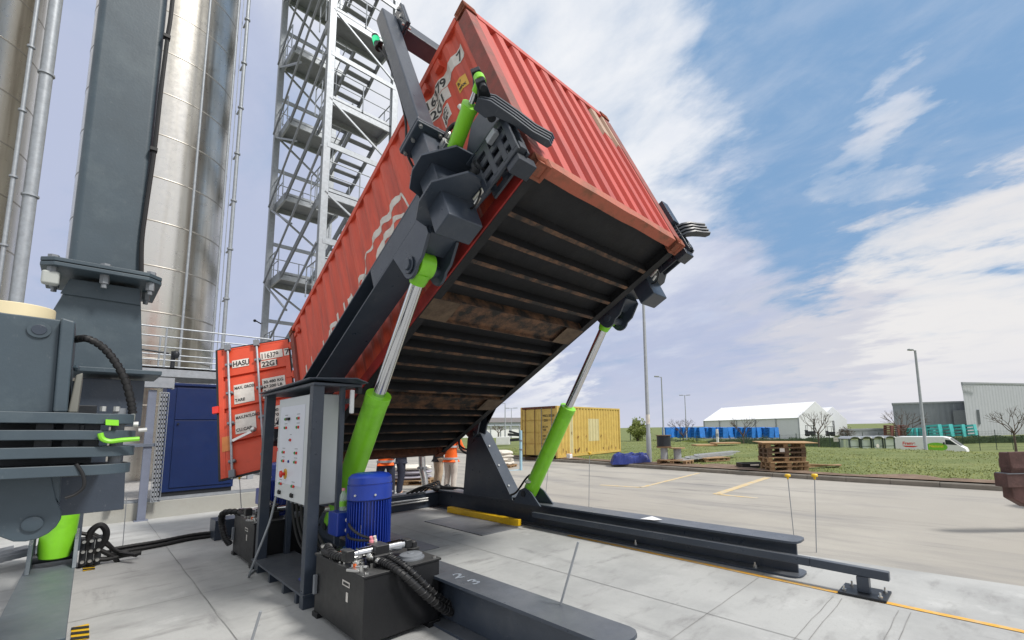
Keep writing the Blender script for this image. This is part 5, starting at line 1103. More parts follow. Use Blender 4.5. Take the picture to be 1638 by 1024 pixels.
q=onz(128,1014); tape(q.x,q.y,.42,.10,'strip of black and yellow hazard tape on the concrete, nearest the camera'); q=onz(142,908); tape(q.x,q.y,.42,.10,'small strip of black and yellow hazard tape below the hose manifold')
# ------------------------------------------------------------------ control stand
def stand():
    t=thing('control_stand','grey steel control stand with sheet roof and pale control cabinet','control stand',(2.3,-.7,0))
    lg=[(1.42,-.82,.05),(3.15,-.84,.05),(3.10,-.59,.024),(1.42,-.55,.03)]
    for i,(x,y,hw) in enumerate(lg): MB().box(x-hw,x+hw,y-hw,y+hw,.0,2.09).build('leg','steel',t,world=True,bevel=.005)
    MB().box(1.36,3.22,-.90,-.45,.115,.135).build('floor_tray','steel',t,world=True,bevel=.004)
    mb=MB()
    for x in (1.55,2.05,2.55,2.95): mb.box(x-.03,x+.03,-.88,-.47,.0,.114)
    mb.build('runners','steel',t,world=True,bevel=.003)
    MB().box(1.36,3.24,-.90,-.45,2.06,2.085).add([(1.42,-.94,2.10),(3.26,-.95,2.125),(3.36,-.55,2.14),(3.36,-.44,2.10),(1.5,-.44,2.08),(1.42,-.94,2.088),(3.26,-.95,2.113),(3.36,-.55,2.128),(3.36,-.44,2.088),(1.5,-.44,2.068)],[(0,1,2,3,4),(9,8,7,6,5),(0,5,6,1),(1,6,7,2),(2,7,8,3),(3,8,9,4),(4,9,5,0)]).build('roof','steel',t,world=True,bevel=.003)
    MB().box(3.11,3.19,-.47,-.43,2.0,2.06).build('roof_hook','dark',t,world=True)
    MB().bar((3.10,-.57,.98),(2.95,-.05,.40),.04,.04).build('back_brace','steel',t,world=True)
    MB().box(1.47,3.10,-.53,-.50,.84,.90).box(1.47,3.10,-.53,-.50,1.9,1.95).build('cross_rail','steel',t,world=True,bevel=.003)
    c=MB().box(1.86,2.93,-.79,-.545,.885,2.0).build('cabinet','cab',t,world=True,bevel=.012)
    d=MB().box(1.85,2.90,-.825,-.795,.89,1.995).build('cabinet_door','cab',c,world=True,bevel=.008)
    y=-.827; X0,X1=2.02,2.72
    MB().box(X0-.08,X1+.06,-.8285,-.8255,1.06,1.90).build('control_panel','panel',d,world=True)
    def btn(x,z,mt,r=.0125,h=.012): 
        MB()._lathe(V((x,-.829,z)),V((0,-1,0)),[(0,r*1.25),(.006,r*1.25),(.006,r),(h,r*.95)],18).build('push_button',mt,d,world=True)
    def lbl(x,z,w): MB().sheet([(x-w/2,-.8295,z),(x+w/2,-.8295,z),(x+w/2,-.8295,z+.008),(x-w/2,-.8295,z+.008)]).build('engraving',K['lampgrey'],d,world=True,recalc=False)
    for z in (1.76,1.665):
        for xb in (2.13,2.55): btn(xb,z,'grnp'); btn(xb+.055,z,'redp'); lbl(xb+.03,z+.04,.10)
    MB().box(2.22,2.30,-.85,-.829,1.745,1.775).build('key_switch','black',d,world=True)
    btn(2.36,1.53,'redp'); btn(2.335,1.53,'black',.012); lbl(2.35,1.585,.06)
    for z in (1.395,1.30):
        for xb in (2.10,2.53): btn(xb,z,'grnp'); btn(xb+.055,z,'redp'); lbl(xb+.03,z+.04,.10)
    btn(2.33,1.30,'blue')
    MB()._lathe(V((2.24,-.829,1.165)),V((0,-1,0)),[(0,.055),(.008,.055)],24).build('emergency_ring','yink',d,world=True); MB()._lathe(V((2.24,-.836,1.165)),V((0,-1,0)),[(0,.018),(.03,.018),(.03,.038),(.045,.036),(.05,.02)],24).build('emergency_button','redp',d,world=True)
    for xb in (2.05,2.49): btn(xb,1.03+.02,'grnp'); btn(xb+.055,1.05,'redp'); lbl(xb+.03,1.09,.10)
    for xb in (2.03,2.47):
        btn(xb,.955,'black',.020); MB().box(xb+.06,xb+.072,-.845,-.829,.935,.975).build('selector','black',d,world=True)
    for x in (1.88,): MB().box(x-.02,x+.0,-.835,-.80,1.4,1.44).build('door_lock','redp',d,world=True)
    mb=MB()
    for i in range(6): x=2.0+.15*i; mb.cyl((x,-.68,.885),(x,-.68,.82),.026,n=10)
    mb.build('cable_glands','galv2',c,world=True)
    MB().box(3.205,3.235,-.56,-.52,1.79,2.03).build('antenna_box','white',t,world=True,bevel=.008)
    for i in range(6):
        x=2.0+.15*i; MB().tube(spline([(x,-.68,.83),(x+.02,-.66,.6),(x+.06+.05*i,-.6,.35),(x+.2,-.5,.16)],6),.014,8).build('cable','rubber',c,world=True)
    MB().tube(spline([(1.9,-.82,.89),(1.86,-.86,.6),(1.80,-.95,.25),(1.68,-.98,.02),(1.5,-.9,.02),(1.3,-.7,.02)],8),.012,8).build('loose_cable','lampgrey',t,world=True)
    pa=spline([(2.75,-.62,.84),(2.72,-.72,.6),(2.78,-.75,.4),(2.95,-.72,.28),(3.12,-.6,.24),(3.3,-.5,.35)],10); MB().tube(pa,[.038*(1+.10*(i%2)) for i in range(len(pa))],12).build('ribbed_conduit','rubber',t,world=True,smooth=15)
    return t
stand()
simple('glove',MB().blob((2.78,-.74,.155),(.10,.06,.022),12,8,.3).blob((2.88,-.70,.150),(.05,.03,.018),10,6,.2),'tarp','dark blue work glove lying on the floor tray of the control stand','glove')
# ------------------------------------------------------------------ hydraulic power units
def power(label,x0,x1,y0,y1,h,mx,my,full):
    t=thing('power_unit',label,'hydraulic power unit',((x0+x1)/2,(y0+y1)/2,0))
    tk=MB().box(x0,x1,y0,y1,.045,h-.02).build('tank','black',t,world=True,bevel=.006)
    MB().box(x0-.012,x1+.012,y0-.012,y1+.012,h-.018,h).build('tank_lid','black',t,world=True,bevel=.004)
    mb=MB()
    for x in (x0+.05,x1-.05):
        for y in (y0+.04,y1-.04): mb.box(x-.06,x+.06,y-.05,y+.05,.0,.044)
    mb.build('feet','black',t,world=True)
    MB().box(x0+.62,x0+.76,y0-.004,y0-.001,h-.14,h-.10).build('label_sticker','sticker',tk,world=True); MB().box(x0+.64,x0+.75,y0-.006,y0-.0045,h-.13,h-.11).build('label_print','ink',tk,world=True); MB().box(x0+.70,x0+.735,y0-.004,y0-.001,h-.25,h-.18).build('label_sticker','sticker',tk,world=True)
    MB().box(x0+.03,x0+.07,y0-.03,y0-.001,.20,.36).build('level_gauge','galv2',tk,world=True,bevel=.006)
    # motor
    r=.19; z=h
    m=MB()._lathe(V((mx,my,z)),V((0,0,1)),[(0,.17),(.03,.17),(.035,.165),(.46,.165)],40).build('motor','blue',t,world=True)
    mb=MB()
    for k in range(44):
        a=2*math.pi*k/44; c,s=math.cos(a),math.sin(a); mb.obox((mx+c*.174,my+s*.174,z+.24),(c*.015,s*.015,0),(-s*.003,c*.003,0),(0,0,.20))
    mb.build('cooling_fins','blue',m,world=True)
    MB()._lathe(V((mx,my,z+.45)),V((0,0,1)),[(0,r),(.005,r+.004),(.13,r+.004),(.131,r-.004),(.145,r-.004),(.146,r+.002),(.20,r-.005),(.225,r-.03),(.235,r-.07),(.237,.0)],44).build('fan_cowl','blue',m,world=True); mb=MB()
    for a in (-60,-10,60,150): mb.cyl((mx+.19*math.cos(R_(a)),my+.19*math.sin(R_(a)),z+.50),(mx+.205*math.cos(R_(a)),my+.205*math.sin(R_(a)),z+.50),.010,n=8)
    mb.build('cowl_screws','inox',m,world=True)
    MB()._lathe(V((mx,my,z-.002)),V((0,0,1)),[(0,.21),(.03,.21)],40).build('motor_flange','blue',m,world=True,bevel=.004)
    a=R_(200); tx,ty=mx-.20,my-.17
    b=MB().box(mx-.34,mx-.11,my-.24,my-.02,z+.12,z+.33).build('terminal_box','blue',m,world=True,bevel=.012)
    mb=MB()
    for zz in (z+.17,z+.26): mb.cyl((mx-.112,my-.15,zz),(mx-.06,my-.15,zz),.022,n=10)
    mb.build('cable_glands','sticker',b,world=True)
    MB().tube(spline([(mx-.06,my-.15,z+.26),(mx+.08,my-.20,z+.235),(mx+.26,my-.19,z+.19),(mx+.42,my-.15,z+.17)],6),.011,8).tube(spline([(mx-.06,my-.15,z+.17),(mx+.08,my-.21,z+.145),(mx+.26,my-.20,z+.145),(mx+.42,my-.17,z+.16)],6),.011,8).build('motor_cable','rubber',b,world=True)
    MB().box(mx+.12,mx+.123,my-.122,my-.085,z+.17,z+.24).build('rating_plate','sticker',m,world=True)
    # valve block with solenoids, gauges and taps
    O=V((x1,y0,h)); A=lambda a,b,c=0.: O+V((a,b,c))
    def bxx(mb,a0,a1,b0,b1,c0,c1): return mb.box(O.x+a0,O.x+a1,O.y+b0,O.y+b1,O.z+c0,O.z+c1)
    mb=MB(); bxx(mb,-.37,-.19,.165,.275,.001,.15); bxx(mb,-.19,-.15,.14,.29,.001,.085); v=mb.build('valve_block','black',t,world=True,bevel=.006)
    MB()._lathe(A(-.28,.163,.105),V((0,-1,0)),[(0,.044),(.11,.044),(.112,.034),(.14,.034)],24).build('solenoid','chrome',v,world=True); MB()._lathe(A(-.28,.277,.105),V((0,1,0)),[(0,.044),(.13,.044),(.132,.034),(.16,.034)],24).build('solenoid','chrome',v,world=True)
    mb=MB(); bxx(mb,-.33,-.23,-.05,.02,.06,.15); mb.build('solenoid_cap','black',v,world=True,bevel=.01); mb=MB(); bxx(mb,-.34,-.24,.44,.50,.07,.14); mb.build('solenoid_cap','black',v,world=True,bevel=.01)
    MB()._lathe(A(-.30,.54,.0),V((0,0,1)),[(0,.05),(.05,.05),(.055,.03),(.10,.03),(.11,.02)],16).build('breather','black',t,world=True)
    for a,b in ((-.68,.11),(-.25,.045),(-1.0,.06)):
        g=MB()._lathe(A(a,b),V((0,0,1)),[(0,.012),(.035,.012),(.036,.028),(.055,.035),(.062,.035),(.064,.028)],22).build('gauge','inox',t,world=True)
    for a,b in ((-.70,.07),(-.235,.03)):
        MB().cyl(tuple(A(a,b,.022)),tuple(A(a+.10,b+.05,.022)),.012,n=10).build('tap_stem','inox',t,world=True); MB().obox(A(a-.005,b-.004,.026),(.013,.004,0),(-.003,.010,0),(0,0,.020)).build('tap_handle','orp',t,world=True,bevel=.004)
        MB().obox(A(a+.05,b-.03,.012),(.055,.025,0),(-.012,.022,0),(0,0,.010)).build('tap_body','inox',t,world=True,bevel=.004)
    for k in range(10): p=A(-.62+.055*k,.03+.05*(k%3),0); MB().cyl(tuple(p),tuple(p+V((0,0,.03+.012*(k%2)))),.013,n=6).build('fitting','inox',t,world=True)
    MB().cyl(tuple(A(-.40,.10,.05)),tuple(A(-.30,.06,.06)),.022,n=10).build('fitting','inox',t,world=True)
    for dy in (0,.03): MB()._lathe(A(-.36,.20+dy,.15),V((.2,-.2,1)),[(0,.016),(.02,.016),(.021,.012),(.05,.012)],12).build('cable_plug','sticker' if dy else 'pink',v,world=True)
    pa=spline([A(-.92,.02,.03),A(-.80,-.0,.04),A(-.70,.02,.03),A(-.62,.10,.03)],10); MB().tube(pa,[.022*(1+.12*(i%2)) for i in range(len(pa))],12).build('lid_hose','rubber',t,world=True,smooth=15)
    MB()._lathe(A(-.18,.456),V((0,0,1)),[(0,.11),(.012,.11),(.014,.095),(.035,.092),(.042,.080),(.043,.03),(.048,.028)],30).build('filler_cap','galv2',t,world=True)
    mb=MB()
    for (ax,ay) in ((x0+.03,y0+.03),(x0+.5,y0+.02),(x1-.03,y0+.03),(x1-.03,y1-.03),(x1-.02,(y0+y1)/2)): mb.cyl((ax,ay,z),(ax,ay,z+.012),.014,n=6)
    mb.build('lid_bolts','inox',t,world=True)
    return t
power('black hydraulic tank with blue motor in the foreground, beside the control stand',3.40,4.42,-.86,-.24,.535,3.60,-.49,1)
power('second black hydraulic tank with blue motor, behind the control stand',.28,1.33,-.88,-.26,.535,.80,-.46,0)
q=[V((4.10,-.66,.63)),V((4.22,-.60,.58))]
def bighose(name,label,pts,r,fit=True):
    t=thing(name,label,'hose',pts[0]); pa=spline(pts,16); MB().tube(pa,r,14).build('hose','rubber',t,world=True)
    n=len(pa); mb=MB(); cnt=0
    ref=V((0,0,1)); sp=[]
    for i in range(n*5):
        s=i/5; a=int(s); 
        if a>=n-1: break
        p=pa[a].lerp(pa[a+1],s-a); d=(pa[a+1]-pa[a]).normalized(); x=d.cross(V((0,0,1))).normalized(); y=x.cross(d); th=i*.36; sp.append(p+(x*math.cos(th)+y*math.sin(th))*(r+.002))
    mb.tube(sp,.0055,5); mb.build('spiral_wrap','black',t,world=True)
    if fit: d=(pa[0]-pa[1]).normalized(); MB()._lathe(pa[0]-d*.01,d,[(0,r*.9),(.05,r*.9),(.05,r*.6),(.12,r*.6),(.12,r*.95),(.15,r*.95)],12).build('hose_end','inox',t,world=True)
Xf=4.47
bighose('hydraulic_hose','thick black hydraulic hose with spiral wrap hanging over the front corner of the black tank',[V((4.30,-.685,.580)),V((4.40,-.655,.560)),V((4.50,-.59,.49)),V((4.55,-.43,.31)),V((4.55,-.28,.17)),V((4.52,-.18,.10))],.027)
bighose('hydraulic_hose','second black hydraulic hose running behind the spiral wrapped one over the tank edge',[V((4.26,-.61,.590)),V((4.38,-.585,.570)),V((4.465,-.53,.51)),V((4.49,-.37,.33)),V((4.49,-.22,.19)),V((4.47,-.12,.11))],.024)
bighose('hydraulic_hose','black hydraulic hose lying along the back of the tank lid by the stand leg',[V((3.95,-.82,.575)),V((3.75,-.84,.57)),V((3.5,-.80,.58)),V((3.36,-.72,.54)),V((3.30,-.5,.40)),V((3.3,-.2,.2))],.03)
bighose('hydraulic_hose','looped black hose at the side of the rear power unit',[V((.45,-.80,.56)),V((.20,-.98,.55)),V((.08,-.98,.40)),V((.16,-.95,.22)),V((.22,-.90,.12))],.035)
# bottle
t=thing('water_bottle','clear plastic bottle with a pink cap and green band standing on the blue terminal box','bottle',(3.37,-.64,.867))
MB()._lathe(V((0,0,0)),V((0,0,1)),[(0,.028),(.015,.032),(.07,.030),(.12,.032),(.15,.028),(.175,.014),(.19,.012)],20).build('bottle','bottle',t); MB()._lathe(V((0,0,.186)),V((0,0,1)),[(0,.015),(.022,.015)],16).build('cap','pink',t); MB()._lathe(V((0,0,.04)),V((0,0,1)),[(0,.0325),(.05,.0325)],20).build('band','vgreen',t)
# ------------------------------------------------------------------ steel rods with yellow caps
def rod(label,foot,tip,cap,r=.006):
    t=thing('steel_rod',label,'rod',foot); foot=V(foot); tip=V(tip)
    MB().cyl((0,0,0),tuple(tip-foot),r,n=8).build('rod','lampgrey',t)
    if cap: MB()._lathe(tip-foot-V((0,0,.03)),V((0,0,1)),[(0,.012),(.03,.016),(.034,.036),(.055,.040),(.068,.028),(.07,.0)],18).build('cap','yellow',t)
def vrod(label,fx,fy,tx,ty,cap):
    f=onz(fx,fy); d=(f-CAM).dot(FW); r=ray(tx,ty); p=CAM+r*d; rod(label,f,p,cap)
vrod('thin steel rod with yellow cap behind the rail, left one of the pair',1271,868,1260,763,1)
vrod('thin steel rod with yellow cap behind the rail, right one of the pair',1306,884,1303,763,1)
vrod('thin steel rod with yellow cap in front of the yellow container',942,814,943,726,1)
vrod('thin steel rod with yellow cap just right of the lime cylinder foot',872,800,878,740,1)
f=V((.10,-1.0,0)); vrod('thin steel rod with yellow cap behind the rear power unit',388,846,383,764,1)
f=onz(870,1062); rod('long bare steel rod standing aslant on the concrete in front of the rails',f,CAM+ray(925,867)*((f-CAM).dot(FW)),0,.008)
f=onz(392,1060); rod('short bare steel rod standing on the concrete in front of the control stand',f,CAM+ray(417,978)*((f-CAM).dot(FW)),0,.009)
f=onz(196,878); rod('very thin rod standing beside the hose manifold',f,CAM+ray(203,790)*((f-CAM).dot(FW)),0,.005)
# ------------------------------------------------------------------ people
def person(label,px,depth,yaw,top,legs,vest,h=1.76,lean=0.,arms=((.25,.1),(.25,.1)),stance=.10,lift=0.,pos=None,hair='hair'):
    c=pos or atd(px,depth,0.0); t=thing('person',label,'person',c,(0,0,R_(yaw))); s=h/1.76
    def skin(name,verts,edges,rad,mt,root,par,sub=2):
        me=bpy.data.meshes.new(name); me.from_pydata([tuple(V(q)*s) for q in verts],edges,[]); o=bpy.data.objects.new(name,me); COL.objects.link(o); o.parent=par
        m=o.modifiers.new('skin','SKIN'); m.use_smooth_shade=True
        for i,r in enumerate(rad): me.skin_vertices[0].data[i].radius=(r[0]*s,r[1]*s) if isinstance(r,tuple) else (r*s,r*s)
        me.skin_vertices[0].data[root].use_root=True
        b=o.modifiers.new('sub','SUBSURF'); b.levels=sub; b.render_levels=sub; me.materials.append(K[mt]); return o
    # joints; the figure faces -y
    lx=lean
    v=[(0,0,.95),(0,-lx*.3,1.12),(0,-lx*.7,1.32),(0,-lx,1.47),(0,-lx-.01,1.54),(0,-lx-.02,1.60),(0,-lx-.02,1.70)]
    rad=[(.15,.11),(.135,.10),(.155,.10),(.065,.065),(.055,.06),(.07,.085),(.072,.09)]
    e=[(0,1),(1,2),(2,3),(3,4),(4,5),(5,6)]
    J={}
    for k,sx in enumerate((-1,1)):
        b=len(v); v+=[(sx*.095,0,.88),(sx*stance,-.02,.49),(sx*(stance+.01),.03,.10),(sx*(stance+.02),-.11,.035)]; rad+=[.088,.058,.042,(.042,.032)]; e+=[(0,b),(b,b+1),(b+1,b+2),(b+2,b+3)]
    fw_,out_=0,0
    for k,sx in enumerate((-1,1)):
        f,w=arms[k]; b=len(v); sh=(sx*.19,-lx*.92,1.43); el=(sx*(.24+w*.3),-lx*.9-f*.25,1.16); wr=(sx*(.24+w*.2-f*.25),-lx*.9-f*.85-.02,.95+f*.45)
        v+=[sh,el,wr]; rad+=[.055,.042,.028]; e+=[(2,b),(b,b+1),(b+1,b+2)]; J[k]=(sh,el,wr)
        d=(V(wr)-V(el)).normalized(); pm=V(wr)+d*.06; b2=len(v); v.append(tuple(pm)); rad.append((.034,.016)); e.append((b+2,b2)); n=d.orthogonal().normalized(); m_=d.cross(n)
        for q,l in ((-.026,.055),(-.009,.068),(.009,.064),(.026,.05)):
            a=pm+n*q+d*.03; g=a+d*l*.5-m_*.006; hh=a+d*l-m_*.025; b3=len(v); v+=[tuple(a),tuple(g),tuple(hh)]; rad+=[.0095,.0085,.007]; e+=[(b2,b3),(b3,b3+1),(b3+1,b3+2)]
        a=V(wr)+d*.03+n*.03; g=a+n*.02+d*.03; b3=len(v); v+=[tuple(a),tuple(g)]; rad+=[.010,.008]; e+=[(b2,b3),(b3,b3+1)]
    skin('body',v,e,rad,'skin',0,t)
    # trousers
    v=[(0,0,.97),(0,0,.90)]; rad=[(.165,.125),(.165,.13)]; e=[(0,1)]
    for sx in (-1,1):
        b=len(v); v+=[(sx*.10,0,.80),(sx*stance,-.02,.50),(sx*(stance+.008),.02,.26),(sx*(stance+.01),.03,.075)]; rad+=[.112,.085,.074,.07]; e+=[(1,b),(b,b+1),(b+1,b+2),(b+2,b+3)]
    skin('trousers',v,e,rad,legs,0,t)
    for sx in (-1,1): MB().blob((sx*(stance+.015)*s,-.04*s,.05*s),(.05*s,.135*s,.05*s),12,8).box((sx*(stance+.015)-.048)*s,(sx*(stance+.015)+.048)*s,-.165*s,.085*s,0,.025*s).build('shoe','shoe',t,smooth=60)
    # jacket
    v=[(0,0,.80),(0,0,.95),(0,-lx*.3,1.12),(0,-lx*.7,1.32),(0,-lx,1.46)]; rad=[(.19,.15),(.18,.14),(.165,.125),(.185,.125),(.085,.085)]; e=[(0,1),(1,2),(2,3),(3,4)]
    for k in (0,1):
        sh,el,wr=J[k]; b=len(v); v+=[sh,el,tuple(V(wr)*.92+V(el)*.08)]; rad+=[.075,.06,.045]; e+=[(3,b),(b,b+1),(b+1,b+2)]
    j=skin('jacket',v,e,rad,top,1,t)
    if vest:
        for z,(a,b) in ((.86,(.192,.152)),(1.16,(.178,.140))):
            y=-lx*.3 if z>1 else 0; MB()._lathe(V((0,0,0)),V((0,0,1)),[(0,1),(.05*s,1)],36).build('reflective_band','retro',j,smooth=60); o=j.children[-1]; o.scale=(a*s*1.05,b*s*1.05,1); o.location=(0,y*s,z*s)
    # head details
    hz_=1.66*s; hy=(-lx-.02)*s
    MB().blob((0,hy+.012*s,hz_+.045*s),(.083*s,.10*s,.085*s),16,10,.06).build(hair if hair!='helmet' else 'helmet','hair' if hair!='helmet' else 'sticker',t,smooth=60)
    mb=MB()
    for sx in (-1,1): mb.blob((sx*.03*s,hy-.088*s,hz_+.0*s),.009*s,8,6)
    mb.build('eyes','ink',t); MB().blob((0,hy-.098*s,hz_-.028*s),(.012*s,.018*s,.022*s),8,6).blob((-.078*s,hy,hz_-.015*s),(.01*s,.02*s,.03*s),8,6).blob((.078*s,hy,hz_-.015*s),(.01*s,.02*s,.03*s),8,6).build('nose_and_ears','skin',t,smooth=60); MB().blob((0,hy-.086*s,hz_-.065*s),(.022*s,.008*s,.006*s),8,6).build('mouth',mat('lips',(.35,.12,.10),.5),t,smooth=60)
    return t
person('person in orange hi-vis jacket and light stone trousers, seen from behind at the stanchion',722,11.6,200,'hiviz','stone',True,arms=((.35,.1),(.45,.0)))
person('person in black shirt and khaki trousers, left of the one in stone trousers',702,12.1,170,'blackc','khaki',False,h=1.72,arms=((.3,.05),(.2,.1)))
person('person in orange hi-vis jacket and dark trousers behind the blue motor',619,10.6,60,'hiviz','navy',True,h=1.80,lean=.04,arms=((.4,.1),(.3,.1)),stance=.13)
person('person in dark jacket and dark trousers, right of the one behind the blue motor',643,11.3,150,'navy','navy',False,h=1.78,arms=((.5,.05),(.3,.1)))
person('person in orange hi-vis jacket and blue jeans between the control cabinet and lime cylinder',546,9.9,30,'hiviz','jeans',True,h=1.70,arms=((.2,.2),(.3,.1)))
# pipe under the door end, pallet with sacks, crumpled paper sack
q=onz(680,789); z1=1.15
t=thing('discharge_pipe','steel pipe with bolted flange standing under the low end of the container','pipe',q)
MB().tube(spline([(0,0,.0),(-.02,-.0,.3),(-.10,-.03,.6),(-.13,-.04,.9),(-.14,-.04,1.2)],8),.085,18).build('pipe','inox',t,smooth=60); MB()._lathe(V((-.11,-.035,.62)),V((-.06,-.02,1)),[(0,.09),(0,.125),(.05,.125),(.05,.09)],20).box(-.28,-.20,-.07,.03,.62,.67).box(-.02,.06,-.09,.01,.62,.67).build('flange','galv2',t); MB()._lathe(V((0,0,0)),V((0,0,1)),[(0,.16),(.025,.16)],20).build('foot_plate','galv2',t)
def pallet_at(name,label,loc,rot,mt='wood',group=None):
    t=thing(name,label,'pallet',loc,(0,0,R_(rot)),group)
    mb=MB()
    for i in range(7): y=-.4+.133*i; mb.box(-.6,.6,y-.045,y+.045,.122,.144)
    mb.build('deck_boards',mt,t,bevel=.003); mb=MB()
    for x in (-.527,0,.527): mb.box(x-.07,x+.07,-.4,.4,.10,.121)
    mb.build('stringer_boards',mt,t); mb=MB()
    for x in (-.527,0,.527):
        for y in (-.35,0,.35): mb.box(x-.07,x+.07,y-.05,y+.05,.023,.099)
    mb.build('blocks',mt,t); mb=MB()
    for y in (-.35,0,.35): mb.box(-.6,.6,y-.05,y+.05,.0,.022)
    mb.build('bottom_boards',mt,t); return t
q=atd(660,13.8,0); pallet_at('pallet','wooden pallet carrying grey sacks under the low end of the container',q,40)
for i,(z,mt,lb) in enumerate(((.145,'gbag','grey sack lying lowest on the pallet behind the pipe'),(.29,'gbag','grey sack lying second on the pallet behind the pipe'),(.43,'bag','pale sack lying on top of the grey sacks behind the pipe'))):
    mb=MB().blob((0,0,.075),(.62,.42,.085),20,10,.12); o=mb.build('sack',mt,None,smooth=60); o.location=q+V((.02*i,-.02*i,z)); o.rotation_euler=(0,0,R_(40+4*i)); tag(o,lb,'sack')
q=atd(697,11.0,0); mb=MB()
for i in range(7): mb.blob((.12*(i%3-1),.09*(i//3-1),.12+.07*(i%2)),(.14,.12,.12),8,6,.5)
o=mb.build('paper_sack','cardboard',None,smooth=12); o.location=q; tag(o,'crumpled brown paper sack lying in front of the khaki trousers','sack')
# ------------------------------------------------------------------ yellow container
def ycont():
    A=onz(838,731,.13); B=onz(893,734.5,.13); d=(B-A); yaw=None
    c=onz(892,734,.14); far=onz(1004,722,.14)
    u=(far-c); u.z=0; u.normalize(); rot=math.atan2(u.y,u.x)
    t=thing('storage_container','old yellow storage container with rust stains standing on the grass','shipping container',c,(0,0,rot))
    L,W,H=6.058,2.438,2.591
    us=[.12]; k=0
    while .12+k*.278<5.9:
        for q in (0,.28,.5,.78):
            x=.12+(k+q)*.278
            if .12<x<5.93: us.append(x)
        k+=1
    us.append(5.93)
    cr=lambda x: .012+.036*(0 if ((x-.12)/.278)%1<.28 else 1 if .5<=((x-.12)/.278)%1<.78 else .5)
    dep=[]
    for i,x in enumerate(us): dep.append(.008 if i%4 in (0,1) else .058)
    for s in (0,1):
        Yf=(lambda v: v) if s==0 else (lambda v: W-v)
        m=len(us); sp=MB().add([(x,Yf(dd),.15) for x,dd in zip(us,dep)]+[(x,Yf(dd),2.5) for x,dd in zip(us,dep)],[(i,i+1,m+i+1,m+i) for i in range(m-1)]).build('side_panel','ycont',t,recalc=False,smooth=20)
        if s==0:
            for x0,x1,z0,z1 in ((1.05,1.42,.2,2.45),(2.65,3.75,.75,1.95)):
                pv=[(x,dd) for x,dd in zip(us,dep) if x0<=x<=x1]; m=len(pv); MB().add([(x,dd-.004,z0) for x,dd in pv]+[(x,dd-.004,z1) for x,dd in pv],[(i,i+1,m+i+1,m+i) for i in range(m-1)]).build('paint_patch','ypatch',sp,recalc=False,smooth=20)
            rr=random.Random(4); mb=MB()
            for i in range(16):
                x=rr.uniform(.2,5.8); z=rr.choice((.2,.3,.35,1.2,1.0)); w=rr.uniform(.02,.05); h_=rr.uniform(.08,.3); mb.sheet([(x-w,.006,z+h_*.5),(x-w*.2,.006,z-h_*.6),(x+w*.6,.006,z-h_*.2),(x+w,.006,z+h_*.4),(x,.006,z+h_*.6)])
            mb.build('rust_stains','rust',sp,recalc=False)
        MB().box(.1,5.95,*sorted((Yf(0),Yf(.06))),2.49,2.57).build('top_rail','ycont',t); MB().box(.1,5.95,*sorted((Yf(0),Yf(.05))),.03,.16).build('bottom_rail','ycont',t)
    for x in (0,5.95):
        for y in (0,W-.11): MB().box(x,x+.108,y,y+.11,.02,2.575).build('corner_post','ycont',t,bevel=.01)
    MB().box(.1,5.95,.06,W-.06,2.53,2.56).build('roof','ycont',t); MB().box(.1,5.95,.06,W-.06,.13,.16).build('floor','under',t); MB().box(5.96,5.99,.11,W-.11,.1,2.5).build('end_wall','ycont',t)
    for k in (0,1):
        y0,y1=.12+k*1.1,1.21+k*1.1; dr=MB()
        for z0,z1,o in ((.15,.68,0),(.68,.74,.03),(.74,1.25,0),(1.25,1.31,.03),(1.31,1.85,0),(1.85,1.91,.03),(1.91,2.45,0)): dr.box(.02+o,.06+o,y0,y1,z0,z1)
        d=dr.build('door','ycont',t)
        for y in (y0+.22,y1-.22):
            MB().cyl((-.02,y,.1),(-.02,y,2.5),.017,n=8).build('locking_bar','rust' if k else 'galv2',d)
        mb=MB()
        for s,sz,yy,z in ((('WSCU 203120',.16,0,2.05),('22G1',.16,.25,1.82),('M G W',.14,0,1.50),('TARE',.12,0,1.36),('NET',.14,0,1.05),('CU.CAP',.12,0,.9)) if k==0 else (('',.1,0,1),)):
            if s: flat_text(mb,s,sz,(.008,y1-.28-yy*.3,z),(0,-1,0),(0,0,1),xscale=.75,bold=.003)
        if mb.v: mb.build('door_lettering','ink',d,recalc=False)
    MB().box(-.01,.02,.11,W-.11,2.46,2.575).build('door_header','rust',t)
    for x in (.3,2.3,4.2,5.7): MB().box(x,x+.3,.02,W-.02,-.14,.019).build('timber_block','woodd',t)
    return t
ycont()
# ------------------------------------------------------------------ things along the kerb
def soilz(x,y): return gz(x,y)+.01
q=onz(1004,742,.14)
def tarp():
    rs=random.Random(3); mb=MB(); n=34; vs=[]
    c=atd(1006,18.6,0); c.z=soilz(c.x,c.y)-.02; a=V((RT.x,RT.y,0)).normalized(); b=V((-a.y,a.x,0))
    for i in range(n):
        for j in range(n):
            x=(i/(n-1)-.5)*1.6; y=(j/(n-1)-.5)*1.1; e=max(0,1-(abs(x)/.77)**4)*max(0,1-(abs(y)/.54)**4); z=.44*min(1,e*3.2)**.5*(.80+.10*math.sin(x*3+y*5)-.16*abs(math.sin(x*5.5+y*7+math.sin(y*9)))**.4+.12*abs(math.sin(y*6-x*4))+.07*rs.random())
            vs.append(c+a*(x+.03*rs.random())+b*(y+.03*rs.random())+V((0,0,z)))
    mb.add(vs,[(i*n+j,(i+1)*n+j,(i+1)*n+j+1,i*n+j+1) for i in range(n-1) for j in range(n-1)])
    simple('folded_tarpaulin',mb,'tarp','crumpled dark blue tarpaulin heaped on the grass beside the lamp post','tarpaulin',smooth=28)
tarp()
q=atd(1078,17.6,0); q.z=soilz(q.x,q.y); a=R_(48)
pallet_at('pallet','wooden pallet under the cable reels, right of the lamp post',q,8)
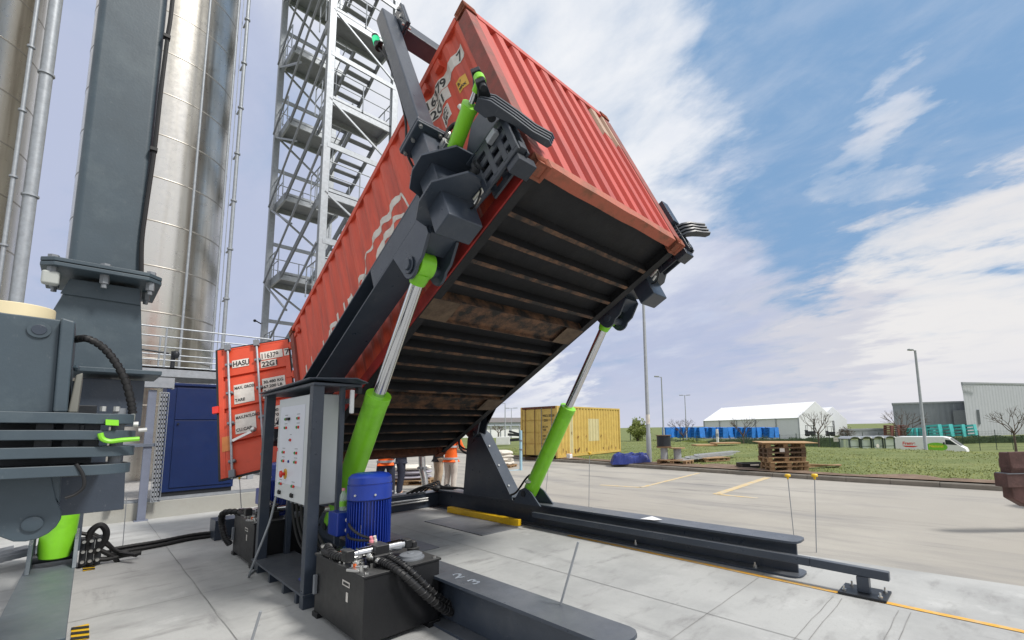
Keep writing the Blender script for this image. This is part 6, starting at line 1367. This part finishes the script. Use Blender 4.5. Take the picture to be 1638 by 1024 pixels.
def reel(label,loc,r,w,core,mt,axis=(0,0,1)):
    t=thing('cable_reel',label,'cable reel',loc)
    for z in (0,w-.03): MB()._lathe(V((0,0,z)),V(axis),[(0,r),(.03,r)],28).build('flange','woodd' if mt=='dark' else 'wood',t)
    MB()._lathe(V((0,0,.03)),V(axis),[(0,core),(w-.06,core)],24).build('winding',mt,t)
a=V((RT.x,RT.y,0)).normalized()
reel('black wound cable reel standing on a smaller reel, right of the lamp post',q-a*.42+V((0,0,.66)),.30,.46,.27,'dark'); reel('pale wooden cable reel standing on the pallet under the black reel',q-a*.42+V((0,0,.145)),.28,.51,.14,'lampgrey'); reel('pale wooden cable reel standing alone on the pallet',q+a*.10+V((0,0,.145)),.30,.47,.15,'lampgrey')
q2=atd(1136,18.4,0); q2.z=soilz(q2.x,q2.y)
pallet_at('pallet','wooden pallet under the long zinc channels',q2,64)
A0=atd(1076,17.2,0); A1=atd(1180,20.6,0); dd=(A1-A0); ln=dd.length; dd.normalize(); ss=V((-dd.y,dd.x,0))
for i in range(6):
    z0=soilz(A0.x,A0.y)+.15+.05*(i//2); b=MB()
    w=.16-.02*(i//2); l0,l1=ln*(.04+.06*i),ln*(.80+.035*i); c=A0+ss*(.22*(i%2)-.1)
    b.box(l0,l1,-w,w,0,.012).box(l0,l1,-w,-w+.012,.0121,.045).box(l0,l1,w-.012,w,.0121,.045)
    o=b.build('zinc_profile','railgrey',None); o.location=V((c.x,c.y,z0)); o.rotation_euler=(0,0,math.atan2(dd.y,dd.x)+.02*(rnd()-.5)); tag(o,'long zinc channel stacked on the pallet behind the cable reels','profile','zinc channels stacked on the pallet')
q3=atd(1142,32,0); q3.z=soilz(q3.x,q3.y)
for i,(dx,w) in enumerate(((-.75,1.5),(.75,1.8))):
    o=MB().box(-w/2,w/2,-.6,.6,0,.10).build('plywood_board','ply',None,bevel=.004); o.location=q3+a*dx+V((0,0,.02+.11*i)); o.rotation_euler=(0,0,R_(45)); tag(o,('light brown board stack lying on the grass, left half','light brown board stack lying on the grass, right half')[i],'boards')
q4=atd(1249,14.55,0); q4.z=soilz(q4.x,q4.y); z=q4.z
mts=['wood','wood','wood','woodd','woodd','wood']
nm=['lowest','second lowest','third from the ground','dark fourth from the ground','dark fifth from the ground','topmost']
for i,m in enumerate(mts):
    pallet_at('pallet','%s pallet in the tall pallet stack behind the kerb'%nm[i],V((q4.x+(rnd()-.5)*.09,q4.y+(rnd()-.5)*.06,z)),40+rnd()*5-2.5,m); z+=.1445
o=MB().box(-.85,.85,-.5,.5,0,.022).build('plywood_board','ply',None,bevel=.003); o.location=(q4.x+.06,q4.y+.04,z+.012); o.rotation_euler=(R_(1.2),R_(1.0),R_(38)); tag(o,'plywood board lying on top of the pallet stack','board')
p=thing('paper_label','white paper label stuck on the upper side of the pallet stack','label',V((q4.x,q4.y,z-.2))); f=V((CAM.x-q4.x,CAM.y-q4.y,0)).normalized(); sdv=V((-f.y,f.x,0)); MB().obox(f*.63+sdv*.0,tuple(sdv*.07),tuple(f*.003),(0,0,.055)).build('sheet','sticker',p)
q5=atd(1302,14.9,0); q5.z=soilz(q5.x,q5.y)
for i in range(3):
    o=MB().box(-.75,.75,-.07,.07,0,.035).build('plank','wood',None,bevel=.003); o.location=q5+V((.05*i,.12*i,.10-.03*i)); o.rotation_euler=(0,R_(3-2*i),R_(40+9*i)); tag(o,'loose weathered plank leaning beside the pallet stack','plank','planks beside the pallet stack')
q6=atd(1198,15.6,0); q6.z=soilz(q6.x,q6.y); t=thing('black_tray','black plastic tray lying on the soil left of the pallet stack','tray',q6,(0,0,R_(45)))
MB().box(-.42,.42,-.28,.28,0,.03).box(-.42,.42,-.28,-.25,.031,.16).box(-.42,.42,.25,.28,.031,.16).box(-.42,-.39,-.249,.249,.031,.16).box(.39,.42,-.249,.249,.031,.16).build('tray','black',t,bevel=.006); MB().box(-.15,.15,-.285,-.281,.08,.12).build('grip_slot','sticker',t)
q7=onz(911,735,.1); t=thing('plastic_canister','white plastic canister standing at the corner of the yellow container','canister',q7); MB().box(-.12,.12,-.10,.10,0,.27).build('canister','white',t,bevel=.03); MB().cyl((.05,0,.27),(.05,0,.31),.03).build('cap','orp',t)
# bits left of the yellow container
q8=atd(801,19.2,0); q8.z=soilz(q8.x,q8.y); pallet_at('pallet','wooden pallet under the film wrapped load left of the yellow container',q8,30)
mb=MB(); rs=random.Random(9)
for k in range(4): mb.blob((.04*k,-.02*k,.23+.14*k),(.62-.06*k,.46-.04*k,.12),18,8,.22)
o=mb.build('wrapped_load','bag',None,smooth=25); o.location=q8; o.rotation_euler=(0,0,R_(30)); tag(o,'load wrapped in pale film lying on the pallet left of the yellow container','load')
q9=atd(833,17.6,0); q9.z=soilz(q9.x,q9.y)-.03; t=thing('blue_pipe_stand','upright pale blue pipe standing on a bent foot beside the yellow container','pipe',q9)
MB().tube([(0,0,.0),(0,0,1.62)],.055,14).tube(spline([(0,0,.06),tuple(-a*.15+V((0,0,.05))),tuple(-a*.5+V((0,0,.03)))],6),.05,12).build('pipe','lblue',t,smooth=60); mb=MB()
for z_ in (.85,1.2): mb._lathe(V((0,0,z_)),V((0,0,1)),[(0,.075),(.05,.075)],14)
mb.build('collar','galv2',t)
q10=atd(823,40,0); q10.z=gz(q10.x,q10.y); t=thing('machine_frame','dark folded machine frame with a white case lying on the grass far left','machine',q10)
MB().bar(tuple(-a*.6+V((0,0,1.0))),tuple(a*.8+V((0,0,.9))),.25,.22).bar(tuple(-a*.5+V((0,0,1.3))),tuple(a*.5+V((0,0,1.0))),.16,.16).bar(tuple(-a*.4+V((0,0,.5))),tuple(a*.7+V((0,0,.55))),.3,.25).bar(tuple(a*.6),tuple(a*.6+V((0,0,1.1))),.15,.15).build('frame','dark',t,bevel=.02); MB().obox(V(-a*1.0)+V((0,0,.45)),tuple(a*.6),(-a.y*.4,a.x*.4,0),(0,0,.35)).build('case','white',t,bevel=.03)
# ------------------------------------------------------------------ trailer at the right edge
def trailer():
    D=6.3; P_=lambda px,py,d=D: CAM+ray(px,py)*d
    t=thing('flatbed_trailer','rusty brown flatbed trailer end with two buffers cut off by the right edge','trailer',atd(1660,D,0))
    f=V((FW.x,FW.y,0)).normalized(); r=V((RT.x,RT.y,0)).normalized(); z=V((0,0,1))
    c=lambda px,py: P_(px+9,py)
    bm_=[c(1600,726),c(1608,722),c(1700,716),c(1700,815),c(1640,812),c(1612,806),c(1610,770)]
    MB().prism([c(1604,724),c(1700,722),c(1700,812),c(1637,812),c(1612,798)],tuple(f*.16)).build('end_beam','trailer',t,bevel=.015)
    MB().prism([c(1601,723)-f*.03,c(1700,720)-f*.03,c(1700,748)-f*.03,c(1606,752)-f*.03],tuple(f*.03)).build('edge_plate','trailer',t,bevel=.008)
    for (x0,x1,y0,y1) in ((1606,1640,735,749),(1599,1640,758,779)):
        p=c(x0,y0); q=c(x1,y1); b=MB().obox((c((x0+x1)/2,(y0+y1)/2)+f*.07),tuple(r*((q-p).dot(r)/2)),tuple(f*.10),(0,0,abs(p.z-q.z)/2)).build('buffer','trailer',t,bevel=.008)
        MB().obox((c((x0+x1)/2,y0-.5)+f*.07),tuple(r*((q-p).dot(r)/2-.004)),tuple(f*.098),(0,0,.006)).build('buffer_top','galv2',b)
    MB().prism([c(1650,724),c(1720,722),c(1720,745),c(1650,745)],tuple(f*.5+r*3.2)).build('bed','trailer',t)
    w=c(1740,760)+f*.6+r*.8; 
    for s in (0,1.1): q=w+r*.6+f*s; q.z=.42; MB()._lathe(q,r,[(-.12,.36),(-.09,.42),(.09,.42),(.12,.36)],28).build('wheel','rubber',t,world=True)
for o in [0]:
    _old=MB.build
    def trb(self,name,mt,parent=None,**k):
        if parent is not None and 'world' not in k: k['world']=True
        return _old(self,name,mt,parent,**k)
    MB.build=trb; trailer(); MB.build=_old
# parts of compound assemblies carry no labels of their own
for o in bpy.data.objects:
    if o.parent is not None:
        for k in ('category','group'):
            if k in o: del o[k]
